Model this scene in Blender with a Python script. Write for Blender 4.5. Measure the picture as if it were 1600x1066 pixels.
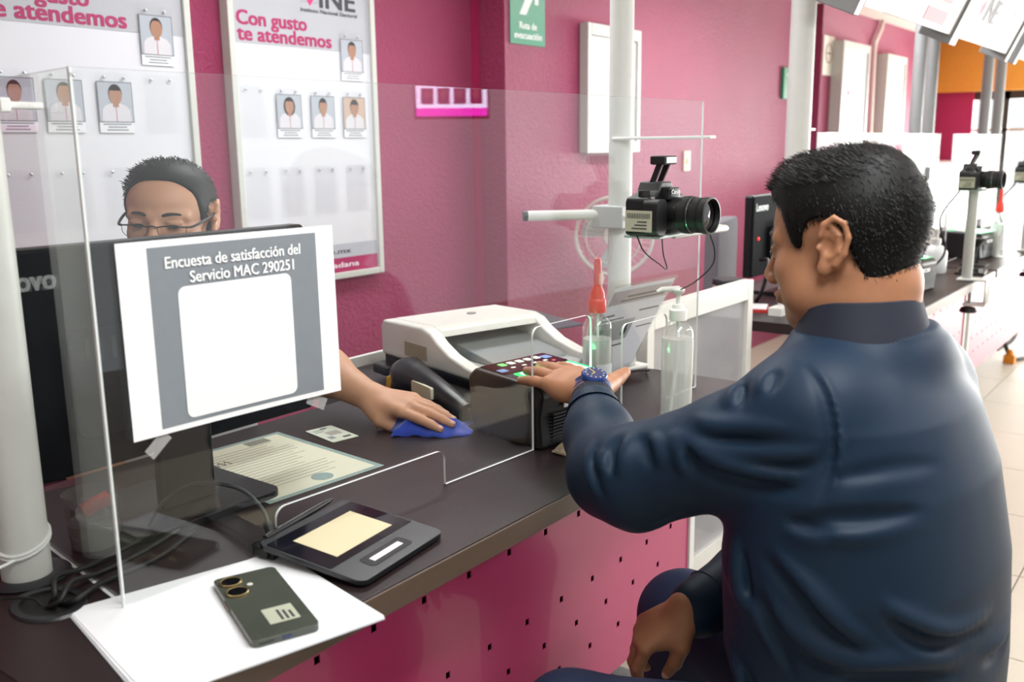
import bpy, bmesh, math, random
import numpy as np
from mathutils import Vector, Matrix, Euler
from mathutils.geometry import tessellate_polygon

# ------------------------------------------------------------------ scene, camera, light
scene = bpy.context.scene
for _o in list(bpy.data.objects):
    bpy.data.objects.remove(_o, do_unlink=True)
COL = scene.collection
R = math.radians
random.seed(7)

F_PX = 1483.5
PITCH, ROLL, YAW, EYE = .2024, .0121, .6527, 1.27
def _cam():
    d = Vector((math.sin(ROLL)*math.cos(PITCH), math.cos(ROLL)*math.cos(PITCH), math.sin(PITCH)))
    hf = (Vector((0, 0, 1)) - d*d.z).normalized()
    hr = d.cross(hf)
    x = math.cos(YAW)*hf + math.sin(YAW)*hr
    y = (-d).cross(x)
    m = Matrix((x, y, -d))                    # world = m @ (right, down, forward)
    right, down, fwd = m.col[0], m.col[1], m.col[2]
    rot = Matrix((right, -down, -fwd)).transposed()
    return Matrix.Translation((0, 0, EYE)) @ rot.to_4x4()
cd = bpy.data.cameras.new('view_camera'); cam = bpy.data.objects.new('view_camera', cd); COL.objects.link(cam)
cd.sensor_width = 36; cd.lens = 36*F_PX/1600; cd.clip_start = .05; cd.clip_end = 100
cam.matrix_world = _cam()
cd.dof.use_dof = True; cd.dof.focus_distance = 1.6; cd.dof.aperture_fstop = 5.0
scene.camera = cam

vs = scene.view_settings
vs.view_transform = 'Standard'; vs.look = 'None'; vs.gamma = 1; vs.use_curve_mapping = False
vs.exposure = 0.3

w = bpy.data.worlds.new('world'); scene.world = w; w.use_nodes = True
bg = w.node_tree.nodes['Background']
bg.inputs[0].default_value = (.93, .97, 1, 1); bg.inputs[1].default_value = .95

def area(name, loc, rot, sx, sy, power, col=(1, 1, 1)):
    l = bpy.data.lights.new(name, 'AREA'); l.shape = 'RECTANGLE'; l.size = sx; l.size_y = sy
    l.energy = power; l.color = col
    o = bpy.data.objects.new(name, l); COL.objects.link(o); o.location = loc; o.rotation_euler = rot
    return o
# daylight of the glazed street front far to the right
area('daylight_far_front', (10.2, -.7, 1.0), (0, R(90), 0), 1.9, 5.2, 620, (1, .98, .95))
# ceiling lamps; the last of them is added to brighten the back wall
for lx, ly in ((.9, .1), (2.9, -1.0), (4.9, -1.0), (2.0, 1.75), (6.9, -1.0), (4.2, 1.55)):
    area('ceiling_lamp_light', (lx, ly, 2.085), (0, 0, 0), 1.2, .28, 14 if lx == 2.0 else 22, (.98, 1, 1))

# ------------------------------------------------------------------ helpers
def lin(h):
    h = h.lstrip('#')
    return tuple(((c/255)/12.92 if c/255 <= .04045 else ((c/255+.055)/1.055)**2.4) for c in (int(h[i:i+2], 16) for i in (0, 2, 4)))
_M = {}
def mat(name, col, rough=.5, metal=0, var=.06, nscale=30, bump=0, bscale=200, spec=.5, emit=0, coat=0, sheen=0, sss=0):
    if name in _M: return _M[name]
    m = bpy.data.materials.new(name); m.use_nodes = True
    nt = m.node_tree; b = nt.nodes['Principled BSDF']
    c = lin(col) if isinstance(col, str) else col
    tc = nt.nodes.new('ShaderNodeTexCoord')
    n = nt.nodes.new('ShaderNodeTexNoise'); n.inputs['Scale'].default_value = nscale; n.inputs['Detail'].default_value = 4
    nt.links.new(tc.outputs['Object'], n.inputs['Vector'])
    mx = nt.nodes.new('ShaderNodeMix'); mx.data_type = 'RGBA'
    mx.inputs[6].default_value = (*[v*(1-var) for v in c], 1); mx.inputs[7].default_value = (*[min(1, v*(1+var)) for v in c], 1)
    nt.links.new(n.outputs['Fac'], mx.inputs[0]); nt.links.new(mx.outputs[2], b.inputs['Base Color'])
    b.inputs['Roughness'].default_value = rough; b.inputs['Metallic'].default_value = metal
    b.inputs['Specular IOR Level'].default_value = spec
    b.inputs['Coat Weight'].default_value = coat
    if sheen: b.inputs['Sheen Weight'].default_value = sheen
    if sss:
        b.inputs['Subsurface Weight'].default_value = sss; b.inputs['Subsurface Radius'].default_value = (.012, .005, .003); b.inputs['Subsurface Scale'].default_value = .4
    if emit:
        b.inputs['Emission Color'].default_value = (*c, 1); b.inputs['Emission Strength'].default_value = emit
    if bump:
        n2 = nt.nodes.new('ShaderNodeTexNoise'); n2.inputs['Scale'].default_value = bscale; n2.inputs['Detail'].default_value = 3
        nt.links.new(tc.outputs['Object'], n2.inputs['Vector'])
        bp = nt.nodes.new('ShaderNodeBump'); bp.inputs['Strength'].default_value = bump; bp.inputs['Distance'].default_value = .004
        nt.links.new(n2.outputs['Fac'], bp.inputs['Height']); nt.links.new(bp.outputs[0], b.inputs['Normal'])
    _M[name] = m
    return m
def glassmat(name, tint=(1, 1, 1), base=.05, edge=1.0, rough=.0, haze=0, hcol=(1, 1, 1)):
    """clear sheet: straight-through view plus a Schlick reflection, optional milky haze"""
    if name in _M: return _M[name]
    m = bpy.data.materials.new(name); m.use_nodes = True; nt = m.node_tree
    for nd in list(nt.nodes): nt.nodes.remove(nd)
    out = nt.nodes.new('ShaderNodeOutputMaterial'); tr = nt.nodes.new('ShaderNodeBsdfTransparent'); gl = nt.nodes.new('ShaderNodeBsdfGlossy')
    tr.inputs[0].default_value = (*tint, 1); gl.inputs['Roughness'].default_value = rough
    lw = nt.nodes.new('ShaderNodeLayerWeight'); lw.inputs[0].default_value = .5
    pw = nt.nodes.new('ShaderNodeMath'); pw.operation = 'POWER'; pw.inputs[1].default_value = 4
    ma = nt.nodes.new('ShaderNodeMath'); ma.operation = 'MULTIPLY_ADD'; ma.inputs[1].default_value = edge-base; ma.inputs[2].default_value = base
    nt.links.new(lw.outputs['Facing'], pw.inputs[0]); nt.links.new(pw.outputs[0], ma.inputs[0])
    mx = nt.nodes.new('ShaderNodeMixShader')
    nt.links.new(ma.outputs[0], mx.inputs[0]); nt.links.new(gl.outputs[0], mx.inputs[2])
    if haze:
        df = nt.nodes.new('ShaderNodeBsdfDiffuse'); df.inputs[0].default_value = (*hcol, 1)
        m2 = nt.nodes.new('ShaderNodeMixShader'); m2.inputs[0].default_value = haze
        nt.links.new(tr.outputs[0], m2.inputs[1]); nt.links.new(df.outputs[0], m2.inputs[2]); nt.links.new(m2.outputs[0], mx.inputs[1])
    else: nt.links.new(tr.outputs[0], mx.inputs[1])
    nt.links.new(mx.outputs[0], out.inputs[0])
    _M[name] = m
    return m

class MB:
    """collects shapes; build() links them as ONE mesh object"""
    def __init__(s): s.v = []; s.f = []; s.mi = []; s.cur = 0
    def add(s, vs_, fs, xf=None):
        o = len(s.v)
        s.v += [(xf @ Vector(p))[:] if xf else tuple(p) for p in vs_]
        s.f += [[i+o for i in f] for f in fs]; s.mi += [s.cur]*len(fs)
        return s
    def box(s, x0, y0, z0, x1, y1, z1, xf=None):
        return s.add([(x0,y0,z0),(x1,y0,z0),(x1,y1,z0),(x0,y1,z0),(x0,y0,z1),(x1,y0,z1),(x1,y1,z1),(x0,y1,z1)],
                     [(3,2,1,0),(4,5,6,7),(0,1,5,4),(1,2,6,5),(2,3,7,6),(3,0,4,7)], xf)
    def cbox(s, c, d, xf=None):
        return s.box(c[0]-d[0]/2, c[1]-d[1]/2, c[2]-d[2]/2, c[0]+d[0]/2, c[1]+d[1]/2, c[2]+d[2]/2, xf)
    def prism(s, poly, z0, z1, xf=None, holes=()):
        """poly (ccw) extruded along local z, with holes"""
        loops = [list(poly)]+[list(h) for h in holes]
        flat = [p for l in loops for p in l]; n = len(flat)
        tris = tessellate_polygon([[Vector((p[0], p[1], 0)) for p in l] for l in loops]) if (len(loops) > 1 or len(poly) > 4) else None
        V = [(p[0], p[1], z0) for p in flat]+[(p[0], p[1], z1) for p in flat]; F = []
        def ar(t): a, b, c = (flat[i] for i in t); return (b[0]-a[0])*(c[1]-a[1])-(b[1]-a[1])*(c[0]-a[0])
        if tris:
            for t in tris:
                t = tuple(t)
                if abs(ar(t)) < 1e-14: continue
                if ar(t) < 0: t = t[::-1]
                F.append(tuple(i+n for i in t)); F.append(t[::-1])
        else: F += [tuple(range(n))[::-1], tuple(range(n, 2*n))]
        o = 0
        for l in loops:
            k = len(l)
            for i in range(k): a, b = o+i, o+(i+1) % k; F.append((a, b, b+n, a+n))
            o += k
        return s.add(V, F, xf)
    def tube(s, pts, r, n=10, cap=True, closed=False):
        pts = [Vector(p) for p in pts]; m = len(pts); rs = r if hasattr(r, '__len__') else [r]*m
        V = []; F = []; ref = None
        for i, p in enumerate(pts):
            a = pts[i-1] if (i or closed) else p; b = pts[(i+1) % m] if (i < m-1 or closed) else p
            t = (b-a).normalized()
            if ref is None: ref = t.orthogonal().normalized()
            ref = (ref - t*ref.dot(t)).normalized(); bi = t.cross(ref)
            for k in range(n):
                g = 2*math.pi*k/n; V.append((p+rs[i]*(math.cos(g)*ref+math.sin(g)*bi))[:])
        for i in range(m if closed else m-1):
            for k in range(n):
                a, b = i*n+k, i*n+(k+1) % n; c, d = ((i+1) % m)*n+(k+1) % n, ((i+1) % m)*n+k
                F.append((a, b, c, d))
        if cap and not closed: F += [tuple(range(n))[::-1], tuple(range((m-1)*n, m*n))]
        return s.add(V, F)
    def lathe(s, prof, n=24, xf=None, cap=True):
        """prof: (r, z) from bottom to top, about local z"""
        V = []; F = []; m = len(prof)
        for r, z in prof:
            for k in range(n): g = 2*math.pi*k/n; V.append((r*math.cos(g), r*math.sin(g), z))
        for i in range(m-1):
            for k in range(n): F.append((i*n+k, i*n+(k+1) % n, (i+1)*n+(k+1) % n, (i+1)*n+k))
        if cap: F += [tuple(range(n))[::-1], tuple(range((m-1)*n, m*n))]
        return s.add(V, F, xf)
    def ell(s, c, r, n=16, m=10, xf=None):
        V = [(c[0], c[1], c[2]-r[2])]; F = []
        for i in range(1, m):
            t = math.pi*i/m
            for k in range(n): g = 2*math.pi*k/n; V.append((c[0]+r[0]*math.sin(t)*math.cos(g), c[1]+r[1]*math.sin(t)*math.sin(g), c[2]-r[2]*math.cos(t)))
        V.append((c[0], c[1], c[2]+r[2])); L = len(V)-1
        for k in range(n):
            F.append((0, 1+(k+1) % n, 1+k)); F.append((L, 1+(m-2)*n+k, 1+(m-2)*n+(k+1) % n))
            for i in range(m-2): F.append((1+i*n+k, 1+i*n+(k+1) % n, 1+(i+1)*n+(k+1) % n, 1+(i+1)*n+k))
        return s.add(V, F, xf)
    def sheet(s, fn, nu, nv, th=0):
        """surface fn(u,v) on [0,1]^2; th gives it thickness along -z"""
        V = [fn(i/nu, j/nv) for j in range(nv+1) for i in range(nu+1)]; F = []
        q = nu+1
        for j in range(nv):
            for i in range(nu): F.append((j*q+i, j*q+i+1, (j+1)*q+i+1, (j+1)*q+i))
        if th:
            N = len(V); V += [(p[0], p[1], p[2]-th) for p in V]; F += [tuple(i+N for i in f[::-1]) for f in list(F)]
            rim = [i for i in range(nu+1)]+[j*q+nu for j in range(1, nv+1)]+[nv*q+i for i in range(nu-1, -1, -1)]+[j*q for j in range(nv-1, 0, -1)]
            for a, b in zip(rim, rim[1:]+rim[:1]): F.append((b, a, a+N, b+N))
        return s.add(V, F)
    def build(s, name, m, parent=None, smooth=False, bevel=0, seg=2, ang=35):
        me = bpy.data.meshes.new(name); me.from_pydata(s.v, [], s.f)
        for mm in (m if isinstance(m, (list, tuple)) else [m]): me.materials.append(mm)
        if isinstance(m, (list, tuple)):
            for p, i in zip(me.polygons, s.mi): p.material_index = i
        if bevel:
            bm = bmesh.new(); bm.from_mesh(me); bmesh.ops.remove_doubles(bm, verts=bm.verts, dist=1e-6)
            es = [e for e in bm.edges if len(e.link_faces) == 2 and e.calc_face_angle(0) > R(ang)]
            bmesh.ops.bevel(bm, geom=es, offset=bevel, segments=seg, affect='EDGES', clamp_overlap=True, profile=.5)
            bm.to_mesh(me); bm.free()
        if smooth or bevel:
            me.shade_smooth(); me.set_sharp_from_angle(angle=R(40 if not bevel else 50))
        me.update()
        o = bpy.data.objects.new(name, me); COL.objects.link(o); o.parent = parent
        if bevel:
            wn_ = o.modifiers.new('weighted_normals', 'WEIGHTED_NORMAL'); wn_.keep_sharp = True; wn_.weight = 80
        return o
def tag(o, label, cat, group=None, kind=None):
    o['label'] = label
    if cat: o['category'] = cat
    if group: o['group'] = group
    if kind: o['kind'] = kind
    return o
def thing(name, label, cat, loc=(0, 0, 0), rz=0, group=None, rot=None):
    o = bpy.data.objects.new(name, None); COL.objects.link(o); o.empty_display_size = .05
    o.location = loc; o.rotation_euler = rot if rot else (0, 0, rz)
    return tag(o, label, cat, group)
def struct(o, label=None):
    o['kind'] = 'structure'
    if label: o['label'] = label
    return o
def dup(root, loc=None, rz=None, label=None):
    r = root.copy(); COL.objects.link(r)
    if loc is not None: r.location = loc
    if rz is not None: r.rotation_euler = (0, 0, rz)
    if label: r['label'] = label
    for ch in list(root.children):
        c = ch.copy(); COL.objects.link(c); c.parent = r
        for g in list(ch.children):
            d = g.copy(); COL.objects.link(d); d.parent = c
    return r
WALLROT = Matrix.Rotation(R(90), 4, 'X')            # drawn x,y -> world x,z, facing -Y
def text(name, body, h, m, parent, xf, width=None, fat=0, th=.0006, align='LEFT'):
    cu = bpy.data.curves.new(name, 'FONT'); cu.body = body; cu.size = 1; cu.align_x = align; cu.extrude = 0; cu.resolution_u = 3
    t = bpy.data.objects.new(name, cu); COL.objects.link(t)
    me = bpy.data.meshes.new_from_object(t); bpy.data.objects.remove(t, do_unlink=True)
    xs = [v.co.x for v in me.vertices]; wd = max(xs)-min(xs)
    sc = h/.7; sx = width/wd if width else sc
    x0 = min(xs) if align == 'LEFT' else (max(xs)+min(xs))/2
    for v in me.vertices: v.co = xf @ Vector(((v.co.x-x0)*sx, v.co.y*sc, th))
    if fat:                                                       # heavier strokes: the outline repeated a hair to each side
        V = [v.co.copy() for v in me.vertices]; F = [tuple(p.vertices) for p in me.polygons]; n = len(V); ex = (xf.to_3x3() @ Vector((1, 0, 0))).normalized(); ey = (xf.to_3x3() @ Vector((0, 1, 0))).normalized(); ez = ex.cross(ey)
        me = bpy.data.meshes.new(name); sh = [(-1, -.5), (-1, .5), (0, 0), (1, -.5), (1, .5)]
        me.from_pydata([(v+ex*fat*a+ey*fat*b+ez*.00007*j)[:] for j, (a, b) in enumerate(sh) for v in V], [], [tuple(i+n*k for i in f) for k in range(5) for f in F])
    me.materials.clear(); me.materials.append(m); me.name = name; me.update()
    o = bpy.data.objects.new(name, me); COL.objects.link(o); o.parent = parent
    return o
def rrect(x0, y0, x1, y1, r, n=5):
    P = []
    for cx, cy, a in ((x1-r, y0+r, -90), (x1-r, y1-r, 0), (x0+r, y1-r, 90), (x0+r, y0+r, 180)):
        for k in range(n+1): t = R(a+90*k/n); P.append((cx+r*math.cos(t), cy+r*math.sin(t)))
    return P
def arc(cx, cy, r, a0, a1, n=6):
    return [(cx+r*math.cos(R(a0+(a1-a0)*k/n)), cy+r*math.sin(R(a0+(a1-a0)*k/n))) for k in range(n+1)]
def spline(pts, n=8):
    P = [Vector(p) for p in pts]; P = [P[0]*2-P[1]]+P+[P[-1]*2-P[-2]]; out = []
    for i in range(1, len(P)-2):
        for k in range(n):
            t = k/n; a, b, c, d = P[i-1:i+3]
            out.append(.5*((2*b)+(-a+c)*t+(2*a-5*b+4*c-d)*t*t+(-a+3*b-3*c+d)*t**3))
    return out+[P[-2]]

def papermat(name, col, tl=.4):
    m = mat(name, col, .75, var=.015); nt = m.node_tree; b = nt.nodes['Principled BSDF']; out = nt.nodes['Material Output']
    tr = nt.nodes.new('ShaderNodeBsdfTranslucent'); tr.inputs[0].default_value = (*lin(col), 1); mx = nt.nodes.new('ShaderNodeMixShader'); mx.inputs[0].default_value = tl
    nt.links.new(b.outputs[0], mx.inputs[1]); nt.links.new(tr.outputs[0], mx.inputs[2]); nt.links.new(mx.outputs[0], out.inputs[0]); return m
# common materials
white_metal = mat('white_painted_metal', '#d9dad6', .4)
grey_metal = mat('grey_painted_metal', '#8f9192', .45)
black_pl = mat('black_plastic', '#141416', .38)
dark_pl = mat('charcoal_plastic', '#232428', .42)
white_pl = mat('white_plastic', '#e2e1db', .38)
paper = mat('white_paper', '#ecedf0', .75, var=.015)
chrome = mat('steel', '#b8b8b6', .25, .9)
acrylic = glassmat('clear_acrylic', (.975, .985, .98), .045, .6)
far_acrylic = glassmat('far_acrylic', (.975, .985, .98), .02, .07)
acrylic_edge = mat('acrylic_edge', '#f4f6f6', .25, emit=0)
ink = mat('dark_print', '#3d3d42', .6)
magenta_ink = mat('magenta_print', '#a8265f', .6)
grey_ink = mat('grey_print', '#8d9196', .6)
rubber = mat('black_rubber', '#0d0d0e', .55)
red_pl = mat('red_plastic', '#e0392c', .35)

# ------------------------------------------------------------------ the room
def wall_mat():
    m = mat('magenta_stucco', '#a23560', .38, var=.10, nscale=6, spec=.6)
    nt = m.node_tree; b = nt.nodes['Principled BSDF']; tc = nt.nodes['Texture Coordinate']
    n1 = nt.nodes.new('ShaderNodeTexNoise'); n1.inputs['Scale'].default_value = 95; n1.inputs['Detail'].default_value = 6; n1.inputs['Roughness'].default_value = .65
    nt.links.new(tc.outputs['Object'], n1.inputs['Vector'])
    bp = nt.nodes.new('ShaderNodeBump'); bp.inputs['Strength'].default_value = .85; bp.inputs['Distance'].default_value = .012
    nt.links.new(n1.outputs['Fac'], bp.inputs['Height']); nt.links.new(bp.outputs[0], b.inputs['Normal'])
    return m
stucco = wall_mat()
CEIL = 2.14
def tile_mat():
    m = mat('cream_floor_tile', '#c2b9a9', .5, var=.03, nscale=5, spec=.18)
    return m
fl = struct(MB().box(-1.5, -3.5, -.06, 9.5, 2.6, -.006).build('floor', mat('tile_grout', '#8b8378', .8)), 'cream tiled floor of the office')
tile_me = None
TP = .517
for i in range(-3, 20):
    for j in range(-4, 5):
        x0 = 2.472+TP*(i-3); y0 = .40+TP*j
        if x0 > 9.3 or y0 > 2.3: continue
        if tile_me is None:
            t = MB().box(.0018, .0018, -.006, TP-.0018, TP-.0018, 0).build('tile', tile_mat(), fl); tile_me = t.data
        else:
            t = bpy.data.objects.new('tile', tile_me); COL.objects.link(t); t.parent = fl
        t.location = (x0, y0, 0)
WY = 2.5
b = MB()
b.box(-1.5, WY, 0, 3.068, WY+.15, CEIL)
struct(b.build('wall_back', stucco), 'magenta stucco wall behind the clerk')
struct(MB().box(3.068, 2.364, 0, 6.28, WY+.15, CEIL).build('wall_back_projecting', stucco), 'projecting magenta stucco wall section beside the green sign')
struct(MB().box(6.28, 2.262, 0, 9.5, WY+.15, CEIL).build('wall_back_far', stucco), 'far magenta wall section hung with white poster frames')
cream_wall = mat('pale_grey_wall', '#c2c4c4', .7)
struct(MB().box(-1.6, -3.5, 0, -1.5, WY, CEIL).build('added_wall_left', cream_wall), 'unseen pale wall at the left, added to darken reflections')  # added out of view to dim what the partition mirrors
struct(MB().box(-1.5, -3.6, 0, 1.6, -3.5, CEIL).build('added_wall_front', cream_wall), 'unseen pale wall behind the camera, added to darken reflections')  # unseen, added to cut the bright veil on the partition
struct(MB().box(3.025, WY-.012, 0, 3.066, WY, CEIL).build('trim_1', mat('magenta_gloss_trim', '#a52a58', .3)), 'glossy magenta corner strip')
struct(MB().box(-1.5, -3.5, CEIL, 9.5, WY+.15, CEIL+.05).build('ceiling', mat('cream_ceiling', '#ece6da', .8)), 'cream ceiling')
# far end: magenta wall and orange beam, then a glazed front open to the daylight
struct(MB().box(9.3, 1.97, 0, 9.45, 2.262, 1.70).build('wall_end', mat('magenta_end_wall', '#b0245a', .5)), 'magenta end wall below the orange beam')
struct(MB().box(9.2, -3.5, 1.69, 9.45, 2.262, CEIL).build('trim_2', mat('orange_beam', '#e09a35', .5)), 'orange painted beam at the far end')
wn = struct(MB().box(9.36, -3.5, .02, 9.37, 1.97, 1.69).build('window_1', glassmat('window_glass', (.97, .98, .98), .03, .5)), 'glazed street front at the far end')
for yy in (1.72, 1.2, .3, -.6, -1.5, -2.4):
    MB().box(9.33, yy-.03, 0, 9.40, yy+.03, 1.69).build('mullion', mat('dark_frame', '#34322f', .5), wn)
MB().box(9.33, -3.5, 1.62, 9.40, 1.97, 1.69).build('window_head', _M['dark_frame'], wn)
for k in range(3):
    MB().box(9.33, 1.2, .55+.4*k, 9.38, 1.97, .57+.4*k).build('rail', mat('tan_rail', '#a58a68', .5), wn)
for lx, ly in ((.9, .1), (2.9, -1.0), (4.9, -1.0), (2.0, 1.75), (6.9, -1.0), (4.2, 1.55)):  # the last panel houses the added wall-side light
    t = thing('ceiling_lamp', {.9: 'white ceiling lamp panel above the near desk', 2.9: 'white ceiling lamp panel beyond the customer', 4.9: 'white ceiling lamp panel before the hanging signs', 2.0: 'white ceiling lamp panel above the scanner and the wall', 6.9: 'white ceiling lamp panel farthest to the right', 4.2: 'added white ceiling lamp panel behind the hanging signs, brightening the wall'}[lx], 'ceiling lamp', (lx, ly, 2.14), group='ceiling lamp panels')
    MB().prism(rrect(-.65, -.19, .65, .19, .01), -.05, 0, holes=[[(-.61, -.15), (-.61, .15), (.61, .15), (.61, -.15)]]).build('housing', white_metal, t)
    MB().box(-.61, -.15, -.045, .61, .15, -.04).build('diffuser', mat('lamp_diffuser', '#ffffff', .5, emit=1.5), t)
# ------------------------------------------------------------------ counters
desk_wood = mat('wenge_laminate', '#2b2021', .40, var=.16, nscale=14, bump=.08, bscale=300, spec=.27)
def wood_grain(m):
    nt = m.node_tree; tc = nt.nodes['Texture Coordinate']; n = nt.nodes['Noise Texture']
    mp = nt.nodes.new('ShaderNodeMapping'); mp.inputs['Scale'].default_value = (1.2, 22, 6)
    nt.links.new(tc.outputs['Object'], mp.inputs['Vector']); nt.links.new(mp.outputs[0], n.inputs['Vector'])
wood_grain(desk_wood)
edge_wood = mat('brown_edge_band', '#5b4a3e', .4, var=.12, nscale=40); wood_grain(edge_wood)
pink_panel = mat('pink_enamelled_panel', '#ad2f63', .32, var=.03, spec=.55, coat=.25)
def diamond(cx, cz, r=.0052): return [(cx-r, cz), (cx, cz-r*1.35), (cx+r, cz), (cx, cz+r*1.35)]
def square(cx, cz, r=.0048): return [(cx-r, cz-r*1.15), (cx-r, cz+r*1.15), (cx+r, cz+r*1.15), (cx+r, cz-r*1.15)]
def desk(name, label, x0, x1, top_poly, yf, holes_x, panel_x1):
    d = thing(name, label, 'desk', (0, 0, 0))
    MB().prism(top_poly, .718, .75).build('worktop', desk_wood, d, bevel=.0015, seg=1)
    MB().box(x0, yf-.004, .717, x1, yf, .749).build('edge_band', edge_wood, d, bevel=.001, seg=1)
    hs = []
    for z, off in ((.640, .017), (.5, .063), (.435, .011), (.37, .056)):
        x = x0+.06+((off-(x0+.06)) % .0995)
        while x < panel_x1-.05: hs.append(square(x, z)); x += .0995
    MB().prism([(x0+.03, .278), (panel_x1, .278), (panel_x1, .716), (x0+.03, .716)], -.002, 0, Matrix.Translation((0, .86, 0)) @ WALLROT, holes=hs).build('front_panel', pink_panel, d)
    MB().box(x0+.03, .875, .29, panel_x1, .885, .716).build('backing', mat('dark_backing', '#1c1012', .8), d)
    MB().box(panel_x1, .855, 0, panel_x1+.022, .90, .717).build('upright', white_metal, d, bevel=.002)
    MB().box(x0+.01, .855, 0, x0+.03, .90, .717).build('upright', white_metal, d, bevel=.002)
    for xx in (x0+.03, panel_x1-.04):
        MB().box(xx, 1.34, 0, xx+.04, 1.38, .717).box(xx, .9, .03, xx+.04, 1.34, .09).build('leg', grey_metal, d, bevel=.002)
    return d
dk = desk('reception_desk', 'dark wenge corner desk with pink perforated front panel in the foreground', .383, 1.94,
          [(.383, .767), (1.94, .767), (1.94, 1.66), (1.40, 1.66), (1.40, 1.46), (.383, 1.46)], .767, None, 1.735)
MB().box(1.40, 1.66, .70, 1.94, 1.672, .775).build('rear_strip', white_pl, dk, bevel=.002)
for xx in (1.41, 1.90): MB().box(xx, 1.45, 0, xx+.03, 1.64, .718).build('return_leg', grey_metal, dk)
d2 = desk('counter_desk', 'next counter behind the customer with the clamped camera pole', 2.66, 4.24,
          [(2.66, .767), (4.24, .767), (4.24, 1.46), (2.66, 1.46)], .767, None, 4.20)
d3 = desk('counter_desk', 'farthest brown topped counter with pink front at the right edge', 4.28, 8.2,
          [(4.28, .767), (8.2, .767), (8.2, 1.46), (4.28, 1.46)], .767, None, 8.16)
# cable grommet of the near desk
g = MB().lathe([(.030, .7502), (.030, .7535), (.038, .7535), (.040, .7505)], 28, Matrix.Translation((.485, 1.058, 0)) @ Matrix.Diagonal((1, 1.25, 1, 1)), cap=False).build('grommet_ring', dark_pl, dk, smooth=True)
MB().lathe([(.0305, .7503), (.0305, .7506)], 28, Matrix.Translation((.485, 1.058, 0)) @ Matrix.Diagonal((1, 1.25, 1, 1))).build('grommet_hole', rubber, dk)

# ------------------------------------------------------------------ clear partition (plane through the desk, a little off parallel)
GA = Vector((.55, .975, 0)); GANG = R(-3.18)
def GM(): return Matrix.Translation(GA) @ Matrix.Rotation(GANG, 4, 'Z') @ WALLROT       # (s, z) -> world, facing -Y
def gworld(s, z, off=0):
    return GM() @ Vector((s, z, off))
def screen(name, label, xf, s0, s1, z0, z1, notches, group=None, gm=None):
    P = [(s0, z0)]; r = .016
    for a, c, zt in notches:
        P += [(a, z0)] + arc(a+r, zt-r, r, 180, 90) + arc(c-r, zt-r, r, 90, 0) + [(c, z0)]
    P += [(s1, z0), (s1, z1), (s0, z1)]
    t = thing(name, label, 'partition', group=group)
    b = MB(); b.prism(P, -.0022, .0022, xf); n = len(b.f)
    pane = MB(); edge = MB()
    # faces along the sheet go to the pane, rim faces to the edge
    for f in b.f:
        nv = (Vector(b.v[f[1]])-Vector(b.v[f[0]])).cross(Vector(b.v[f[2]])-Vector(b.v[f[0]]))
        (pane if abs(nv.normalized().dot((xf.to_3x3() @ Vector((0, 0, 1))).normalized())) > .7 else edge).add([b.v[i] for i in f], [tuple(range(len(f)))])
    pane.build('pane', gm or acrylic, t); edge.build('polished_edge', acrylic_edge, t)
    return t
scr = screen('clear_partition', 'clear acrylic partition with cut-out slots standing along the near desk', GM(), -.02, 1.29, .751, 1.356,
             [(.195, .511, .808), (.73, .90, .967), (1.003, 1.165, .932)])
side = screen('clear_side_partition', 'clear acrylic side pane running back past the near white pole', Matrix.Translation((.536, .984, 0)) @ Matrix.Rotation(R(82), 4, 'Z') @ WALLROT, 0, .46, .751, 1.356, [])
screen('clear_partition', 'clear acrylic partition on the next counter behind the customer', Matrix.Translation((0, 1.0, 0)) @ WALLROT, 2.78, 4.18, .751, 1.30, [(3.2, 3.5, .9)], gm=far_acrylic)
screen('clear_partition', 'clear acrylic partition on the farthest counter', Matrix.Translation((0, 1.0, 0)) @ WALLROT, 4.4, 5.8, .751, 1.30, [(4.8, 5.1, .9)], gm=far_acrylic)

# ------------------------------------------------------------------ poles
def pole(name, label, x, y, r, z0, z1, base=True, m=white_metal):
    t = thing(name, label, 'pole', (x, y, z0))
    MB().lathe([(r, .002), (r, z1-z0)], 32).build('tube', m, t, smooth=True)
    if base: MB().lathe([(r+.001, 0), (r+.020, 0), (r+.022, .003), (r+.018, .005), (r+.001, .005)], 32, cap=False).build('base_ring', dark_pl, t, smooth=True)
    return t
p1 = pole('white_pole', 'thick white pole with cable tie standing on the near desk', .508, 1.155, .029, .75, CEIL)
tie = [(.508+.0305*math.cos(a), 1.155+.0305*math.sin(a), .797+.012*math.cos(a-.6)) for a in [2*math.pi*k/24 for k in range(24)]]
tag(MB().tube(tie, .0022, 8, closed=True).tube([(p[0], p[1], p[2]+.0045) for p in tie], .0022, 8, closed=True).tube(spline([tie[15], (.455, 1.13, .786), (.43, 1.17, .79), (.40, 1.21, .782)]), .002, 8).build('cable_tie', mat('white_cable', '#eceeec', .4), None, smooth=True),
    'thin white cable looped around the near white pole', 'cable')
clipm = mat('white_clip', '#f0f0ee', .35)
t = MB().cbox((.545, 1.12, 1.322), (.05, .02, .008)).cbox((.525, 1.12, 1.322), (.012, .028, .016)).build('pole_clip', clipm, None, bevel=.002)
tag(t, 'small white clip joining the near pole to the side pane', 'clip')
p2 = pole('white_pole', 'white pole carrying the camera bracket beside the spray bottle', 2.05, 1.225, .0290, 0, CEIL)
p3 = pole('white_pole', 'white pole standing between the wall sign and the customer\'s head', 2.87, 1.093, .0365, .75, CEIL)
tag(MB().cbox((2.92, 1.085, 1.31), (.12, .012, .008)).build('pole_clip', clipm, None, bevel=.002), 'white clip on the pole beside the customer', 'clip')
tag(MB().cbox((2.03, 1.10, 1.285), (.03, .26, .007)).build('pole_clip', clipm, None, bevel=.002), 'white clip on the camera pole above the camera', 'clip')
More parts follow.
